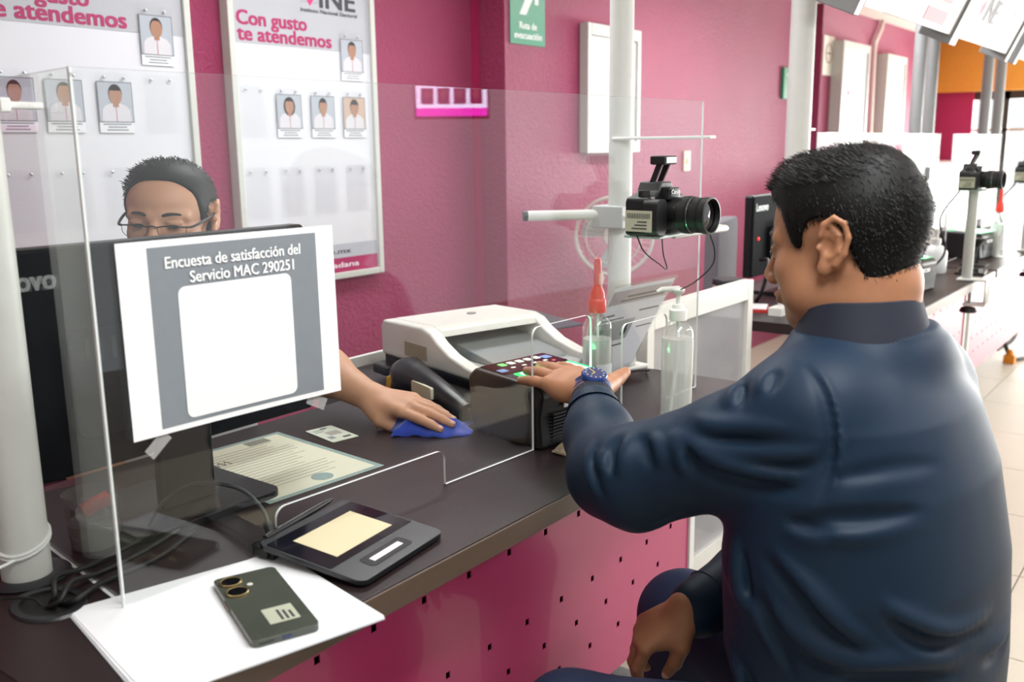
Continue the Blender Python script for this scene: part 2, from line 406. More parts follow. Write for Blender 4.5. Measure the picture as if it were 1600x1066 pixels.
for k, (xx, yy) in enumerate(((4.94, 1.3), (5.17, 1.3), (6.45, 1.3), (6.82, 1.3))):
    pole('grey_pole', ['leftmost grey post in the far pair under the hanging signs', 'second grey post in the far pair under the hanging signs', 'grey post in front of the orange beam, left of its pair', 'grey post in front of the orange beam, right of its pair'][k], xx, yy, .030, .75, CEIL, m=grey_metal)
# ------------------------------------------------------------------ poster boards and staff cards on the wall
board_white = mat('poster_white', '#d8d8df', .35, var=.01)
band_grey = mat('poster_grey_band', '#b0b1b8', .4, var=.05, nscale=8)
frame_grey = mat('frame_silver', '#c9cac4', .4)
frame_side = mat('frame_side_grey', '#a9aaa6', .45)
clear_pl = glassmat('clear_sleeve', (.998, .998, 1), .012, .3)
def W(x, z, y=0): return Matrix.Translation((x, y, z)) @ WALLROT
def poster(label, x0, full_bottom=True, lines=True):
    """framed board, local x from its left edge, z world, back against the wall"""
    t = thing('poster_frame', label, 'poster', (x0, WY, 0)); wd, z0, z1 = .612, .825, 1.985
    MB().box(.02, -.030, z0+.02, wd-.02, -.004, z1-.02).build('board', board_white, t)
    for nm, bx in (('frame_side', (0, z0, .022, z1)), ('frame_side', (wd-.022, z0, wd, z1)), ('frame_rail', (.022, z0, wd-.022, z0+.022)), ('frame_rail', (.022, z1-.022, wd-.022, z1))):
        MB().box(bx[0], -.042, bx[1], bx[2], -.001, bx[3]).build(nm, frame_grey, t, bevel=.003)
    MB().box(.024, -.0312, 1.588, wd-.024, -.0302, z1-.024).build('header_band', band_grey, t)
    text('lettering', 'Con gusto', .042, magenta_ink, t, W(.038, 1.643, -.0313), width=.272, fat=.0023)
    text('lettering', 'te atendemos', .042, magenta_ink, t, W(.038, 1.597, -.0313), width=.375, fat=.0023)
    text('lettering', 'INE', .062, ink, t, W(.372, 1.722, -.0313), width=.155, fat=.0028)
    text('lettering', 'Instituto Nacional Electoral', .012, ink, t, W(.29, 1.703, -.0313), width=.245, fat=.0005)
    # logo: a pink diamond ballot above a pale line
    MB().prism([(.330, 1.722), (.360, 1.762), (.330, 1.802), (.300, 1.762)], .0, .0006, W(0, 0, -.0313)).build('logo_mark', mat('logo_pink', '#d6307c', .6), t)
    MB().box(.292, -.0318, 1.733, .368, -.0313, 1.7345).build('logo_line', grey_ink, t)
    MB().box(.024, -.0312, .845, wd-.024, -.0302, .897).build('footer_band', magenta_ink, t)
    MB().box(.024, -.0312, .897, wd-.024, -.0302, .945).build('footer_band', mat('poster_pale_band', '#b4b6c0', .5), t)
    text('lettering', 'ita ine.mx', .017, ink, t, W(.265, .912, -.0313), width=.195, fat=.0006)
    text('lettering', 'ciudadana', .018, mat('white_print', '#f2e6ee', .6), t, W(.285, .864, -.0313), width=.21, fat=.0007)
    return t
poster('white framed staff board behind the head of the person with glasses', 1.105)
poster('white framed staff board with pink Con gusto te atendemos heading beside the bare wall', 1.845)
photo_bg = mat('photo_backdrop', '#adb2bc', .35, var=.03)
shirt_w = mat('photo_shirt', '#cfccd2', .5); skin_ph = mat('photo_skin', '#a57860', .5); hair_ph = mat('photo_hair', '#2c2625', .5)
warm_bg = mat('photo_warm_backdrop', '#bfa594', .35)
screwm = mat('screw_head', '#b9bcc0', .3, .8)
def card(label, x, z, person=None, warm=False, group=None):
    t = thing('staff_card' if person else 'empty_sleeve', label, 'card', (x, WY-.034, z), group=group)
    cw, ch = .106, .160
    MB().box(0, -.003, -.0, cw, -.0012, ch).build('sleeve', clear_pl, t)
    for sx in (.024, cw-.024):
        MB().lathe([(.0042, 0), (.0042, .002), (.002, .0036)], 10, Matrix.Translation((sx, -.003, ch-.012)) @ Matrix.Rotation(R(90), 4, 'X')).build('screw', screwm, t, smooth=True)
    if person:
        b = MB().box(.002, -.0010, .002, cw-.002, 0, ch-.026).build('card_stock', paper, t)
        MB().prism([(.003, .030), (cw-.003, .030), (cw-.003, .136), (.003, .136)], 0, .0004, W(0, 0, -.0010)).build('photo_print', warm_bg if warm else photo_bg, t)
        fr = rrect(.002, .029, cw-.002, .137, .001, 1); hole = rrect(.004, .0315, cw-.004, .1345, .001, 1)
        MB().prism(fr, 0, .0006, W(0, 0, -.0010), holes=[hole]).build('photo_border', mat('photo_border_grey', '#6f747c', .5), t)
        c = cw/2+person[0]; hw = person[1]
        sh = [(c-.043, .0315), (c+.043, .0315), (c+.041, .062), (c+.030, .074), (c+.011, .080), (c, .074), (c-.011, .080), (c-.030, .074), (c-.041, .062)]
        MB().prism(sh, 0, .0004, W(0, 0, -.0015)).build('shirt_print', shirt_w, t)
        MB().prism([(c-.0008, .032), (c+.0008, .032), (c+.0008, .074), (c-.0008, .074)], 0, .0003, W(0, 0, -.0020)).build('placket_print', mat('photo_red_line', '#b5526a', .6), t)
        el = lambda cx, cz, rx, rz, a0=0, a1=360, n=18: [(cx+rx*math.cos(R(a0+(a1-a0)*k/n)), cz+rz*math.sin(R(a0+(a1-a0)*k/n))) for k in range(n if a1-a0 == 360 else n+1)]
        if person[2] == 'long': MB().prism(el(c, .099, hw+.008, .030), 0, .0003, W(0, 0, -.0019)).build('hair_print', hair_ph, t)
        else: MB().prism(el(c, .1055, hw+.0030, .0250), 0, .0003, W(0, 0, -.0019)).build('hair_print', hair_ph, t)
        MB().prism([(c-.008, .070), (c+.008, .070), (c+.008, .090), (c-.008, .090)]+[], 0, .0003, W(0, 0, -.0021)).build('neck_print', skin_ph, t)
        MB().prism(el(c, .1000, hw+.0018, .0238, -180, 180, 20)[:20], 0, .0003, W(0, 0, -.00235)).build('face_print', skin_ph, t)
        cap = [p for p in el(c, .1040, hw+.0028, .0250, 22+person[3], 158-person[3], 12)]
        MB().prism(cap, 0, .0003, W(0, 0, -.0027)).build('fringe_print', hair_ph, t)
        for k, (a, bb) in enumerate(((.012, .094), (.026, .080), (.022, .084))):
            MB().box(a, -.0015, .0225-.0075*k, bb, -.0011, .0260-.0075*k).build('caption_line', grey_ink, t)
    return t
r0, r1, r2 = 1.494, 1.304, 1.053
cx = [1.872, 2.010, 2.152, 2.294]
card('staff photo card under the INE heading, highest on its board', cx[3], r0, (0, .0155, 'short', 10))
card('staff photo card of a person with chin-length dark hair', cx[1], r1, (0, .0155, 'long', 5))
card('staff photo card of a short-haired person, middle of the three photos in a row', cx[2], r1, (0, .0150, 'short', 5))
card('staff photo card with warm beige tint, rightmost in its row', cx[3], r1, (0, .0165, 'short', -5), warm=True)
card('empty clear card sleeve left of the photo of the person with chin-length hair', cx[0], r1)
for i, nm in enumerate(('leftmost', 'second', 'third', 'rightmost')):
    card(f'{nm} of the four empty clear sleeves low on the staff board with the INE heading', cx[i], r2, group='empty sleeves on the staff boards')
sx_ = -.741
card('staff photo card highest on the left board, right of the pink heading', cx[3]+sx_, r0+.008, (0, .0165, 'short', 22))
card('staff photo card half hidden by the near pole', cx[0]+sx_+.01, r1+.013, (.0, .0155, 'short', 15))
card('staff photo card seen through the partition edge on the left board', cx[1]+sx_, r1+.013, (0, .0175, 'short', 20))
card('staff photo card above the head of the person with glasses', cx[2]+sx_, r1+.013, (0, .0170, 'short', 0))
card('empty clear sleeve under the highest photo of the left board', cx[3]+sx_, r1+.013)
for i, nm in enumerate(('leftmost', 'second', 'third', 'rightmost')):
    card(f'{nm} of the four empty clear sleeves low on the left staff board', cx[i]+sx_, r2+.013, group='empty sleeves on the staff boards')

# ------------------------------------------------------------------ other wall things
green = mat('sign_green', '#2f8f6a', .4); signw = mat('sign_white', '#eef2ee', .5)
t = thing('evacuation_sign', 'green wall sign with white arrow reading Ruta de evacuacion', 'sign', (3.10, 2.364, 1.668))
MB().box(.0, -.004, 0, .238, 0, .33).build('plate', green, t, bevel=.002)
text('lettering', 'Ruta de', .026, signw, t, W(.119, .062, -.0042), width=.115, fat=.0012, align='CENTER')
text('lettering', 'evacuación', .026, signw, t, W(.119, .024, -.0042), width=.185, fat=.0012, align='CENTER')
MB().prism([(.060, .115), (.105, .115), (.165, .200), (.165, .160), (.190, .160), (.190, .255), (.085, .255), (.085, .228), (.135, .228)], 0, .0006, W(0, 0, -.0042)).build('arrow', signw, t)
def picture(label, x0, x1, z0, z1, y, m, dep=.05, logo=False, name='wall_frame'):
    t = thing(name, label, 'frame', (x0, y, z0)); wd, hh = x1-x0, z1-z0
    MB().box(.01, -dep+.012, .01, wd-.01, 0, hh-.01).build('panel', m, t)
    for nm, bx in (('frame_side', (0, 0, .03, hh)), ('frame_side', (wd-.03, 0, wd, hh)), ('frame_rail', (.03, 0, wd-.03, .05)), ('frame_rail', (.03, hh-.05, wd-.03, hh))):
        MB().box(bx[0], -dep, bx[1], bx[2], 0, bx[3]).build(nm, frame_grey, t, bevel=.003)
    if logo:
        text('lettering', 'INE', .05, grey_ink, t, W(wd*.42, hh-.36, -dep+.0115), width=.17, fat=.002)
        MB().prism([(wd*.3, hh-.36), (wd*.3+.025, hh-.33), (wd*.3, hh-.30), (wd*.3-.025, hh-.33)], 0, .0005, W(0, 0, -dep+.0115)).build('logo_mark', magenta_ink, t)
    return t
glossy_white = mat('glossy_glazing', '#dcdadb', .08, spec=.8, var=.02)
picture('light framed glossy glazed board on the wall behind the camera pole', 3.60, 4.06, 1.235, 1.79, 2.364, glossy_white, .045)
picture('white framed poster on the far wall, nearer of two', 6.47, 7.03, 1.255, 1.926, 2.262, board_white, .08, True)
picture('white framed poster on the far wall, farther of two', 7.445, 7.95, 1.255, 1.905, 2.262, board_white, .08, True)
t = thing('light_switch', 'cream light switch plate on the stucco wall', 'switch', (4.63, 2.364, 1.13))
MB().box(-.036, -.008, 0, .036, 0, .105).build('plate', mat('switch_cream', '#e2c9a0', .4), t, bevel=.003)
MB().box(-.010, -.013, .035, .010, -.008, .070).build('rocker', mat('switch_rocker', '#cdb489', .4), t, bevel=.002)
t = thing('safety_sign', 'small green safety sign on the wall beside the pole', 'sign', (5.88, 2.364, 1.54))
MB().box(0, -.02, 0, .20, 0, .19).build('plate', green, t, bevel=.002)
MB().box(.06, -.0212, .02, .15, -.0202, .11).build('pictogram', signw, t)
MB().box(.05, -.0212, .14, .16, -.0202, .155).build('pictogram_line', signw, t)
t = thing('no_smoking_sign', 'small white sign with a round symbol on the far wall', 'sign', (6.30, 2.262, 1.70))
MB().box(0, -.006, 0, .20, 0, .25).build('plate', mat('sign_ivory', '#e9e3d8', .5), t, bevel=.002)
MB().tube([(.10+.06*math.cos(a), -.0065, .14+.06*math.sin(a)) for a in [2*math.pi*k/20 for k in range(20)]], .004, 6, closed=True).build('symbol_ring', mat('sign_faint_red', '#b59a92', .5), t)
MB().box(.06, -.0075, .137, .14, -.0062, .143).build('symbol_bar', ink, t)
tag(MB().tube(spline([(7.45, 2.235, 2.135), (7.40, 2.235, 2.07), (7.29, 2.235, 1.97), (7.28, 2.235, 1.90), (7.31, 2.235, 1.0)]), .016, 8).build('conduit', mat('ivory_conduit', '#e6d3cb', .5), None, smooth=True), 'pale conduit pipe running down between the two far posters', 'conduit')
# ------------------------------------------------------------------ things on the near desk
DZ = .75
def L2W(o, a): return Matrix.Translation(o) @ Matrix.Rotation(a, 4, 'Z')
# survey sheet taped on the partition
t = thing('survey_sheet', 'printed satisfaction survey sheet with grey field taped to the partition', 'sheet')
sm = GM()
def sheetfn(u, v):
    s = .009+.299*u; z = .946+.225*v
    off = .004+.0045*(1-math.cos((u-.45)*2.6))*(1-v*.6)
    p = sm @ Vector((s, z, off)); return p[:]
b = MB(); b.sheet(sheetfn, 14, 8); b.build('paper', papermat('survey_paper', '#fcfdff', .12), t, smooth=True)
def onsheet(poly, name, m, d):
    """flat print following the gentle curl of the sheet"""
    u0, v0, u1, v1 = poly
    MB().sheet(lambda u, v: (sm @ Vector((.009+.299*(u0+(u1-u0)*u), .946+.225*(v0+(v1-v0)*v), .004+d+.0045*(1-math.cos(((u0+(u1-u0)*u)-.45)*2.6))*(1-(v0+(v1-v0)*v)*.6))))[:], 12, 6).build(name, m, t, smooth=True)
onsheet((.122, .03, .905, .965), 'grey_field', mat('survey_grey', '#7f858c', .7, var=.06, nscale=60), .0004)
b = MB()
q = rrect(.0, .0, 1, 1, .06)
def qfn(p):
    u = .235+.53*p[0]; v = .052+.70*p[1]
    return (sm @ Vector((.009+.299*u, .946+.225*v, .0049+.0045*(1-math.cos((u-.45)*2.6))*(1-v*.6))))[:]
gx = [qfn((i/8, j/8)) for j in range(9) for i in range(9)]
cut = MB(); cut.v = [qfn(p) for p in q]; cut.f = [tuple(range(len(q)))]; cut.mi = [0]
# the curl is gentle: build the code field as a fan around its centre
c0 = len(cut.v); cut.v.append(qfn((.5, .5))); cut.f = [(i, (i+1) % len(q), c0) for i in range(len(q))]; cut.mi = [0]*len(cut.f)
cut.build('white_field', _M['survey_paper'], t)
wp = mat('white_print2', '#f4f6f8', .7)
def gtext(body, s0, s1, z, h, fat):
    o = text('lettering', body, h, wp, t, sm @ Matrix.Translation((s0, z, .0052)), width=s1-s0, fat=fat)
gtext('Encuesta de satisfacción del', .066, .254, 1.138, .0135, .0004)
gtext('Servicio MAC 290251', .096, .243, 1.119, .0135, .0004)
tp = glassmat('sticky_tape', (.96, .96, .95), .1, .6, haze=.2)
for (u, z, rz) in ((.04, .935, .7), (.27, .938, -.5)):
    b = MB().box(-.016, -.008, .0027, .016, .008, .0030, sm @ Matrix.Translation((u, z, 0)) @ Matrix.Rotation(rz, 4, 'Z')); b.build('tape', tp, t)

# computer monitor (back towards the camera)
def monitor(label, loc, rz, wd=.54, ht=.31, zb=.09, logo=True):
    t = thing('monitor', label, 'monitor', loc, rz)
    MB().prism(rrect(-wd/2, zb, wd/2, zb+ht, .008, 3), -.012, .012, WALLROT).build('bezel', black_pl, t, bevel=.002)
    MB().prism(rrect(-wd/2+.012, zb+.016, wd/2-.012, zb+ht-.012, .004, 2), -.0126, -.0119, WALLROT).build('screen', mat('screen_glass', '#0a0b0e', .12), t)
    sh = MB().prism(rrect(-wd/2+.004, zb+.004, wd/2-.004, zb+ht-.004, .01, 3), .012, .020, WALLROT).build('back_shell', mat('monitor_shell', '#1b1c20', .75, spec=.12), t, bevel=.004)
    MB().prism(rrect(-.15, zb+.05, .15, zb+ht-.11, .02, 4), .020, .034, WALLROT).build('back_housing', _M['monitor_shell'], t, bevel=.006)
    for k in range(14):
        MB().box(-.13+.019*k, -.0352, zb+.155, -.123+.019*k, -.0338, zb+.185).build('vent_slot', rubber, t)
    MB().box(-.045, -.048, .012, .045, -.030, zb+.14).build('neck', black_pl, t, bevel=.004)
    MB().prism(rrect(-.12, -.11, .12, .09, .02, 4), 0, .012).build('base', black_pl, t, bevel=.004)
    MB().box(-.06, -.0352, zb+.06, -.02, -.0342, zb+.085).build('sticker', mat('label_white', '#d9dcdf', .5), t)
    if logo: text('lettering', 'Lenovo', .026, mat('logo_grey', '#8d8f90', .35), t, Matrix.Translation((-wd/2+.02, -.0202, zb+ht-.052)) @ WALLROT, width=.098, fat=.0012)
    return t
monitor('black monitor seen from behind at the left, partly behind the near pole', (.762, 1.228, DZ), 0)

# sheets with the phone
t = thing('paper_stack', 'loose stack of blank white paper under the phone, overhanging the desk edge', 'paper')
A, B_, C_ = Vector((.486, 1.018)), Vector((.743, .952)), Vector((.692, .713))
D_ = A+C_-B_
for k in range(3):
    o = .0022*k; qd = [D_+Vector((o*1.5, -o)), C_+Vector((o*.6, o)), B_+Vector((-o, o*.5)), A+Vector((o, o))]
    MB().prism([p[:] for p in qd], .0006+.0008*k, .0012+.0008*k, Matrix.Translation((0, 0, DZ))).build('sheet', paper if k else mat('grey_paper_edge', '#b9bbc0', .7), t)
ph = thing('smartphone', 'olive green smartphone lying face down on the white paper', 'phone', (.6265, .8425, DZ+.0032), R(-22))
case = mat('phone_olive', '#454a41', .22, spec=.6, var=.2, nscale=18, coat=.4)
MB().prism(rrect(-.0375, -.086, .0375, .086, .008, 5), 0, .0085).build('body', case, ph, bevel=.0025, seg=3)
gold = mat('phone_gold', '#a08c62', .25, .8); dlens = mat('phone_lens', '#06070c', .06)
for (lx, ly, r) in ((-.0205, .066, .0135), (-.0205, .036, .0135)):
    ln = MB().lathe([(r, .0080), (r, .0105), (r-.0015, .0112), (r-.0025, .0105)], 28, Matrix.Translation((lx, ly, 0)), cap=False).build('camera_ring', gold, ph, smooth=True)
    MB().lathe([(r-.0022, .0085), (r-.0022, .0102)], 28, Matrix.Translation((lx, ly, 0))).build('lens', dlens, ln, smooth=True)
MB().lathe([(.0035, .0083), (.0035, .0092)], 14, Matrix.Translation((-.002, .050, 0))).build('flash', mat('phone_flash', '#d8d6cc', .3), ph, smooth=True)
lb = MB().prism(rrect(-.010, -.060, .024, -.022, .001, 2), .0086, .0089).build('label', mat('phone_label', '#b9bda8', .5), ph)
for k in range(3): MB().box(.004+.006*k, -.056, .0089, .007+.006*k, -.030-.004*k, .0091).build('print_line', ink, lb)
MB().box(-.005, -.0868, .0028, .005, -.0858, .0056).build('charging_port', mat('port_blue', '#35406b', .4), ph)
for k in range(6): MB().box(-.030+.0028*k, -.0866, .0034, -.0285+.0028*k, -.0859, .0050).build('speaker_hole', rubber, ph)
MB().box(-.0385, .005, .003, -.0372, .030, .0056).build('side_button', gold, ph)

# signature pad
sp = thing('signature_pad', 'black signature pad with cream screen and white sticker near the desk edge', 'signature pad', (.728, .785, DZ), R(8))
pw, pd = .178, .172
def padz(y): return .010+.016*(y/pd)
def slab(name, poly, z0, z1, m, par, bev=0):
    b = MB(); b.prism(poly, 0, 1); b.v = [(p[0], p[1], (padz(p[1])+z0 if p[2] < .5 else padz(p[1])+z1)) for p in b.v]
    return b.build(name, m, par, bevel=bev)
slab('body', rrect(0, 0, pw, pd, .014, 5), -.007, 0, mat('pad_black', '#15171b', .32), sp, .002)
slab('glossy_panel', rrect(.003, .052, pw-.003, pd-.014, .003, 2), 0, .0004, mat('pad_gloss', '#10101a', .12), sp)
slab('screen', [(.032, .066), (.148, .066), (.148, .138), (.032, .138)], .0004, .0008, mat('pad_screen', '#cdc19b', .4, var=.03, emit=.05), sp)
lb = slab('tape_patch', rrect(.040, .014, .125, .040, .006, 3), .0002, .0005, mat('pad_tape', '#2e3036', .15), sp)
slab('sticker', [(.052, .022), (.112, .022), (.112, .031), (.052, .031)], .0006, .001, paper, sp)
text('lettering', 'wacom', .006, mat('pad_logo', '#4a4c55', .4), sp, Matrix.Translation((.098, .045, padz(.048)+.0006)) @ Matrix.Rotation(math.atan(.016/pd), 4, 'X'), width=.024)
MB().box(.004, pd-.014, .004, pw-.03, pd+.012, .020).build('pen_rest', rubber, sp, bevel=.003)
for fx in (.015, pw-.015): MB().box(fx-.006, pd-.02, 0, fx+.006, pd-.006, .014).build('foot', rubber, sp)
st = thing('stylus', 'black tethered stylus resting behind the signature pad', 'stylus', (.728, .785, DZ), R(8))
MB().tube([(.018, pd+.001, .026), (.03, pd+.002, .026), (.11, pd+.006, .028), (.150, pd+.008, .029), (.163, pd+.0085, .029)], [.004, .0052, .0052, .0042, .0015], 12).build('barrel', black_pl, st, smooth=True)
MB().tube(spline([(.018, pd+.001, .026), (.008, pd+.012, .02), (.03, pd+.026, .006), (.09, pd+.03, .004), (.15, pd+.034, .004), (.172, pd+.020, .006), (.160, pd+.004, .018)]), .0014, 8).build('tether', rubber, st, smooth=True)
cbl = mat('grey_cable', '#3b3d42', .5)
t = thing('pad_cable', 'thick grey cable with ferrite arching from behind the pad through the slot', 'cable')
MB().tube(spline([(.742, .955, .757), (.737, .968, .775), (.742, .985, .800), (.740, 1.03, .822), (.715, 1.09, .825), (.69, 1.13, .800), (.675, 1.15, .762)]), .0028, 10).build('cord', cbl, t, smooth=True)
MB().tube([(.7385, .966, .770), (.740, .977, .787)], .0062, 14).build('ferrite', dark_pl, t, smooth=True)

# document and card
dm = mat('cream_document', '#dedcc6', .7, var=.03, nscale=60)
t = thing('certificate', 'cream printed certificate with seal lying behind the partition', 'document', (1.069, 1.089, DZ), R(-4))
# local: lower-right corner at origin, page to the left/back
cw_, cl_ = .226, .30
MB().prism([(-cw_, 0), (0, 0), (.0, cl_), (-cw_, cl_)], .0004, .0010).build('page', dm, t)
bord = mat('certificate_border', '#8fa3a0', .7, var=.25, nscale=160)
for (x0, y0, x1, y1) in ((-cw_, 0, 0, .010), (-cw_, cl_-.010, 0, cl_), (-cw_, .010, -cw_+.010, cl_-.010), (-.010, .010, 0, cl_-.010)):
    MB().prism([(x0, y0), (x1, y0), (x1, y1), (x0, y1)], .0010, .0012).build('border', bord, t)
faint = mat('faint_print', '#a9a794', .7)
for k in range(17):
    y = .255-.0125*k; x1 = -.03-random.random()*.05; x0 = -cw_+.02+random.random()*.03
    MB().prism([(x0, y), (x1, y), (x1, y+.0022), (x0, y+.0022)], .0010, .0012).build('print_line', faint, t)
MB().prism([(-.085, .262), (-.04, .262), (-.04, .287), (-.085, .287)], .0010, .0013).build('print_block', mat('code_grey', '#8c8b80', .8, var=.5, nscale=400), t)
MB().lathe([(.018, .0010), (.018, .0013)], 24, Matrix.Translation((-.10, .036, 0))).build('seal', bord, t)
MB().tube([(-.19+.004*i, .215+.012*math.sin(i*2.1), .0013) for i in range(9)], .0005, 4).build('signature', ink, t)
t = thing('id_card', 'small pale identity card lying beyond the certificate', 'card', (1.141, 1.296, DZ), R(-10))
MB().prism(rrect(-.028, -.048, .028, .048, .003, 3), .0003, .0012).build('card_body', mat('id_pale', '#d3d8c9', .4), t)
MB().prism([(-.008, -.010), (.018, -.010), (.018, .014), (-.008, .014)], .0012, .0014).build('portrait_print', mat('id_grey', '#a8a39d', .5), t)
for k, (a, c, d, e) in enumerate(((-.022, .02, -.004, .024), (-.020, .030, .006, .034), (.004, -.036, .020, -.028), (-.02, -.03, -.008, -.014), (-.002, .036, .012, .041))):
    MB().prism([(a, c), (d, c), (d, e), (a, e)], .0012, .0014).build('print_block', ink if k in (2, 4) else grey_ink, t)

# blue cleaning cloth
def clothfn(u, v):
    x = (u-.5)*.145; y = (v-.5)*.088
    fold = .010*math.exp(-((v-.18-.25*u)/.10)**2)+.009*math.exp(-((v-.55+.2*u)/.14)**2)
    edge = min(1, 6*min(u, 1-u, v, 1-v))
    z = .004+.016*edge**.5*(.55+.45*math.sin(1.2+3*u))+fold*edge+.0015*math.sin(25*u+9*v)
    return (x+.006*math.sin(9*v), y+.008*math.sin(7*u), max(.003, z))
tag(MB().sheet(clothfn, 36, 26, .0028).build('cleaning_cloth', mat('blue_microfibre', '#2443b4', .9, var=.2, nscale=300, bump=.6, bscale=900, sheen=.4), None, smooth=True), 'crumpled royal blue microfibre cloth under the clerk\'s hand', 'cloth')
bpy.data.objects['cleaning_cloth'].location = (1.266, 1.160, DZ); bpy.data.objects['cleaning_cloth'].rotation_euler = (0, 0, R(-52))
tag(MB().sheet(lambda u, v: ((u-.5)*.10, (v-.5)*.026+.004*math.sin(8*u), .004+.004*math.sin(11*u)*math.sin(5*v)+.003*v), 24, 6, .0035).build('wiping_rag', mat('beige_rag', '#bcab93', .95, var=.2, nscale=200, bump=.6, bscale=500), None, smooth=True), 'narrow beige rag lying in front of the fingerprint scanner', 'cloth')
bpy.data.objects['wiping_rag'].location = (1.332, .888, DZ); bpy.data.objects['wiping_rag'].rotation_euler = (0, 0, R(6))

# flatbed scanner with document feeder
fs = thing('document_scanner', 'white flatbed scanner with raised document feeder against the return of the desk', 'scanner', (1.418, 1.135, DZ), R(-15))
YZ = Matrix(((0, 0, 1, 0), (1, 0, 0, 0), (0, 1, 0, 0), (0, 0, 0, 1)))         # drawn (a,b) -> y,z ; extrude along x
body_pr = [(0, .052), (.425, .052), (.430, .060), (.430, .122), (.418, .134), (.255, .138), (.222, .130), (.195, .112), (.150, .092), (.09, .078), (.01, .068), (0, .064)]
MB().prism(rrect(0.005, .0, .315, .43, .02, 4), .006, .034).build('base', mat('scanner_base', '#b9bcc0', .4), fs, bevel=.004)
MB().prism(rrect(.000, .0, .318, .425, .015, 4), .034, .052).build('base_gap', rubber, fs, bevel=.003)
MB().prism(body_pr, 0, .032, YZ).build('side_cheek', white_pl, fs, bevel=.006, seg=3)
MB().prism(body_pr, .290, .322, YZ).build('side_cheek', white_pl, fs, bevel=.006, seg=3)
MB().prism([(.215, .118), (.430, .112), (.430, .122), (.418, .134), (.255, .138), (.225, .131)], .030, .292, YZ).build('feeder_bridge', white_pl, fs, bevel=.003)
MB().box(.032, .0, .052, .290, .43, .060).build('output_floor', mat('scanner_grey', '#b4b6b6', .45), fs)
MB().box(.032, .38, .060, .290, .43, .112).build('feeder_back', rubber, fs)
MB().prism([(.10, .060), (.34, .060), (.34, .100), (.32, .104), (.20, .082), (.12, .070)], .09, .285, YZ).build('paper_chute', mat('chute_grey', '#8d9192', .35), fs, bevel=.003)
MB().box(.032, .30, .060, .092, .36, .105).build('feeder_roller_cover', mat('teal_plastic', '#3d6f6d', .4), fs, bevel=.004)
MB().prism([(.20, .098), (.40, .108), (.40, .113), (.20, .103)], .292, .42, YZ).build('feeder_tray', mat('tray_slate', '#4b4f58', .4), fs, bevel=.002)
for k in range(3):
    MB().box(.322, .03+.055*k, .03, .43, .055+.055*k, .065-.006*k).build('tray_rib', white_pl, fs, bevel=.003)
MB().box(.322, .02, .02, .46, .22, .03).build('output_tray', white_pl, fs, bevel=.003)
MB().lathe([(.011, .1365), (.011, .1385)], 20, Matrix.Translation((.19, .335, 0))).build('badge', grey_metal, fs, smooth=True)
MB().box(-.0012, .235, .066, .0002, .325, .098).build('asset_sticker', mat('sticker_tan', '#a8a08a', .5, var=.2, nscale=120), fs)
MB().box(-.03, .36, .012, .01, .425, .036).build('control_block', black_pl, fs, bevel=.006)

# barcode reader
bs = thing('barcode_scanner', 'black and yellow handheld barcode scanner beside the clerk\'s hand', 'barcode scanner', (1.382, 1.262, DZ), R(70)); bs.scale = (1.12,)*3
blk = mat('reader_black', '#17181b', .35)
b = MB(); b.tube([(-.115, -.006, .018), (-.08, -.002, .026), (-.03, 0, .036), (.02, 0, .042), (.055, 0, .043), (.085, 0, .044), (.112, 0, .040), (.124, 0, .036)], [.016, .020, .0225, .025, .029, .036, .031, .016], 20); b.build('gun_body', blk, bs, smooth=True)
b = MB(); b.tube([(.080, .006, .040), (.098, .012, .022), (.112, .018, .006)], [.026, .024, .016], 16); b.build('head', blk, bs, smooth=True)
MB().prism([(.098, .004), (.128, .008), (.121, .040), (.104, .046)], -.034, -.026, WALLROT).build('side_flash', mat('reader_yellow', '#e3b31e', .4), bs, bevel=.003)
MB().prism(rrect(-.045, .028, .030, .050, .003, 3), -.0265, -.0205, WALLROT).build('label', mat('reader_label', '#cfcbb4', .6), bs)
MB().tube(spline([(.020, .022, .014), (.03, .028, .020), (.045, .022, .016)]), .003, 8).build('trigger', _M['reader_yellow'], bs, smooth=True)
MB().box(-.13, -.03, .0, .02, .03, .004).build('stand_foot', blk, bs, bevel=.0015)
MB().tube(spline([(-.115, -.006, .018), (-.15, -.012, .020), (-.19, -.03, .016), (-.23, -.07, .008)]), [.0085]*8+[.005]*17, 10).build('cable', rubber, bs, smooth=True)

# fingerprint scanner
fp = thing('fingerprint_scanner', 'black fingerprint scanner with glowing green platen under the customer\'s hand', 'fingerprint scanner', (1.278, .918, DZ), R(-9))
side_pr = [(0, .0), (.170, 0), (.185, .02), (.190, .105), (.172, .122), (.012, .114), (-.004, .100), (.006, .055)]
MB().prism(side_pr, .0, .185, YZ).build('housing', black_pl, fp, bevel=.008, seg=3)
for k in range(9): MB().prism([(-.0005-.0005*k, .012+.006*k), (.008-.0005*k, .012+.006*k), (.008-.0005*k, .015+.006*k), (-.0005-.0005*k, .015+.006*k)], .03, .178, YZ).build('grip_rib', dark_pl, fp)
def topz(y): return .114+.008*(y-.012)/.16
def onTop(poly, name, m, d0, d1, par=fp):
    b = MB(); b.prism(poly, 0, 1); b.v = [(p[0], p[1], topz(p[1])+(d0 if p[2] < .5 else d1)) for p in b.v]; return b.build(name, m, par)
onTop(rrect(.012, .100, .178, .168, .004, 3), 'control_panel', mat('panel_gloss', '#0b0c0d', .08), .0, .0012)
onTop(rrect(.038, .022, .165, .090, .004, 3), 'platen', mat('green_platen', '#8dffbf', .3, emit=9), .0, .0016)
onTop(rrect(.026, .012, .176, .096, .006, 3), 'platen_rim', mat('rim_green', '#12a050', .2, emit=2.2), .0, .0008)
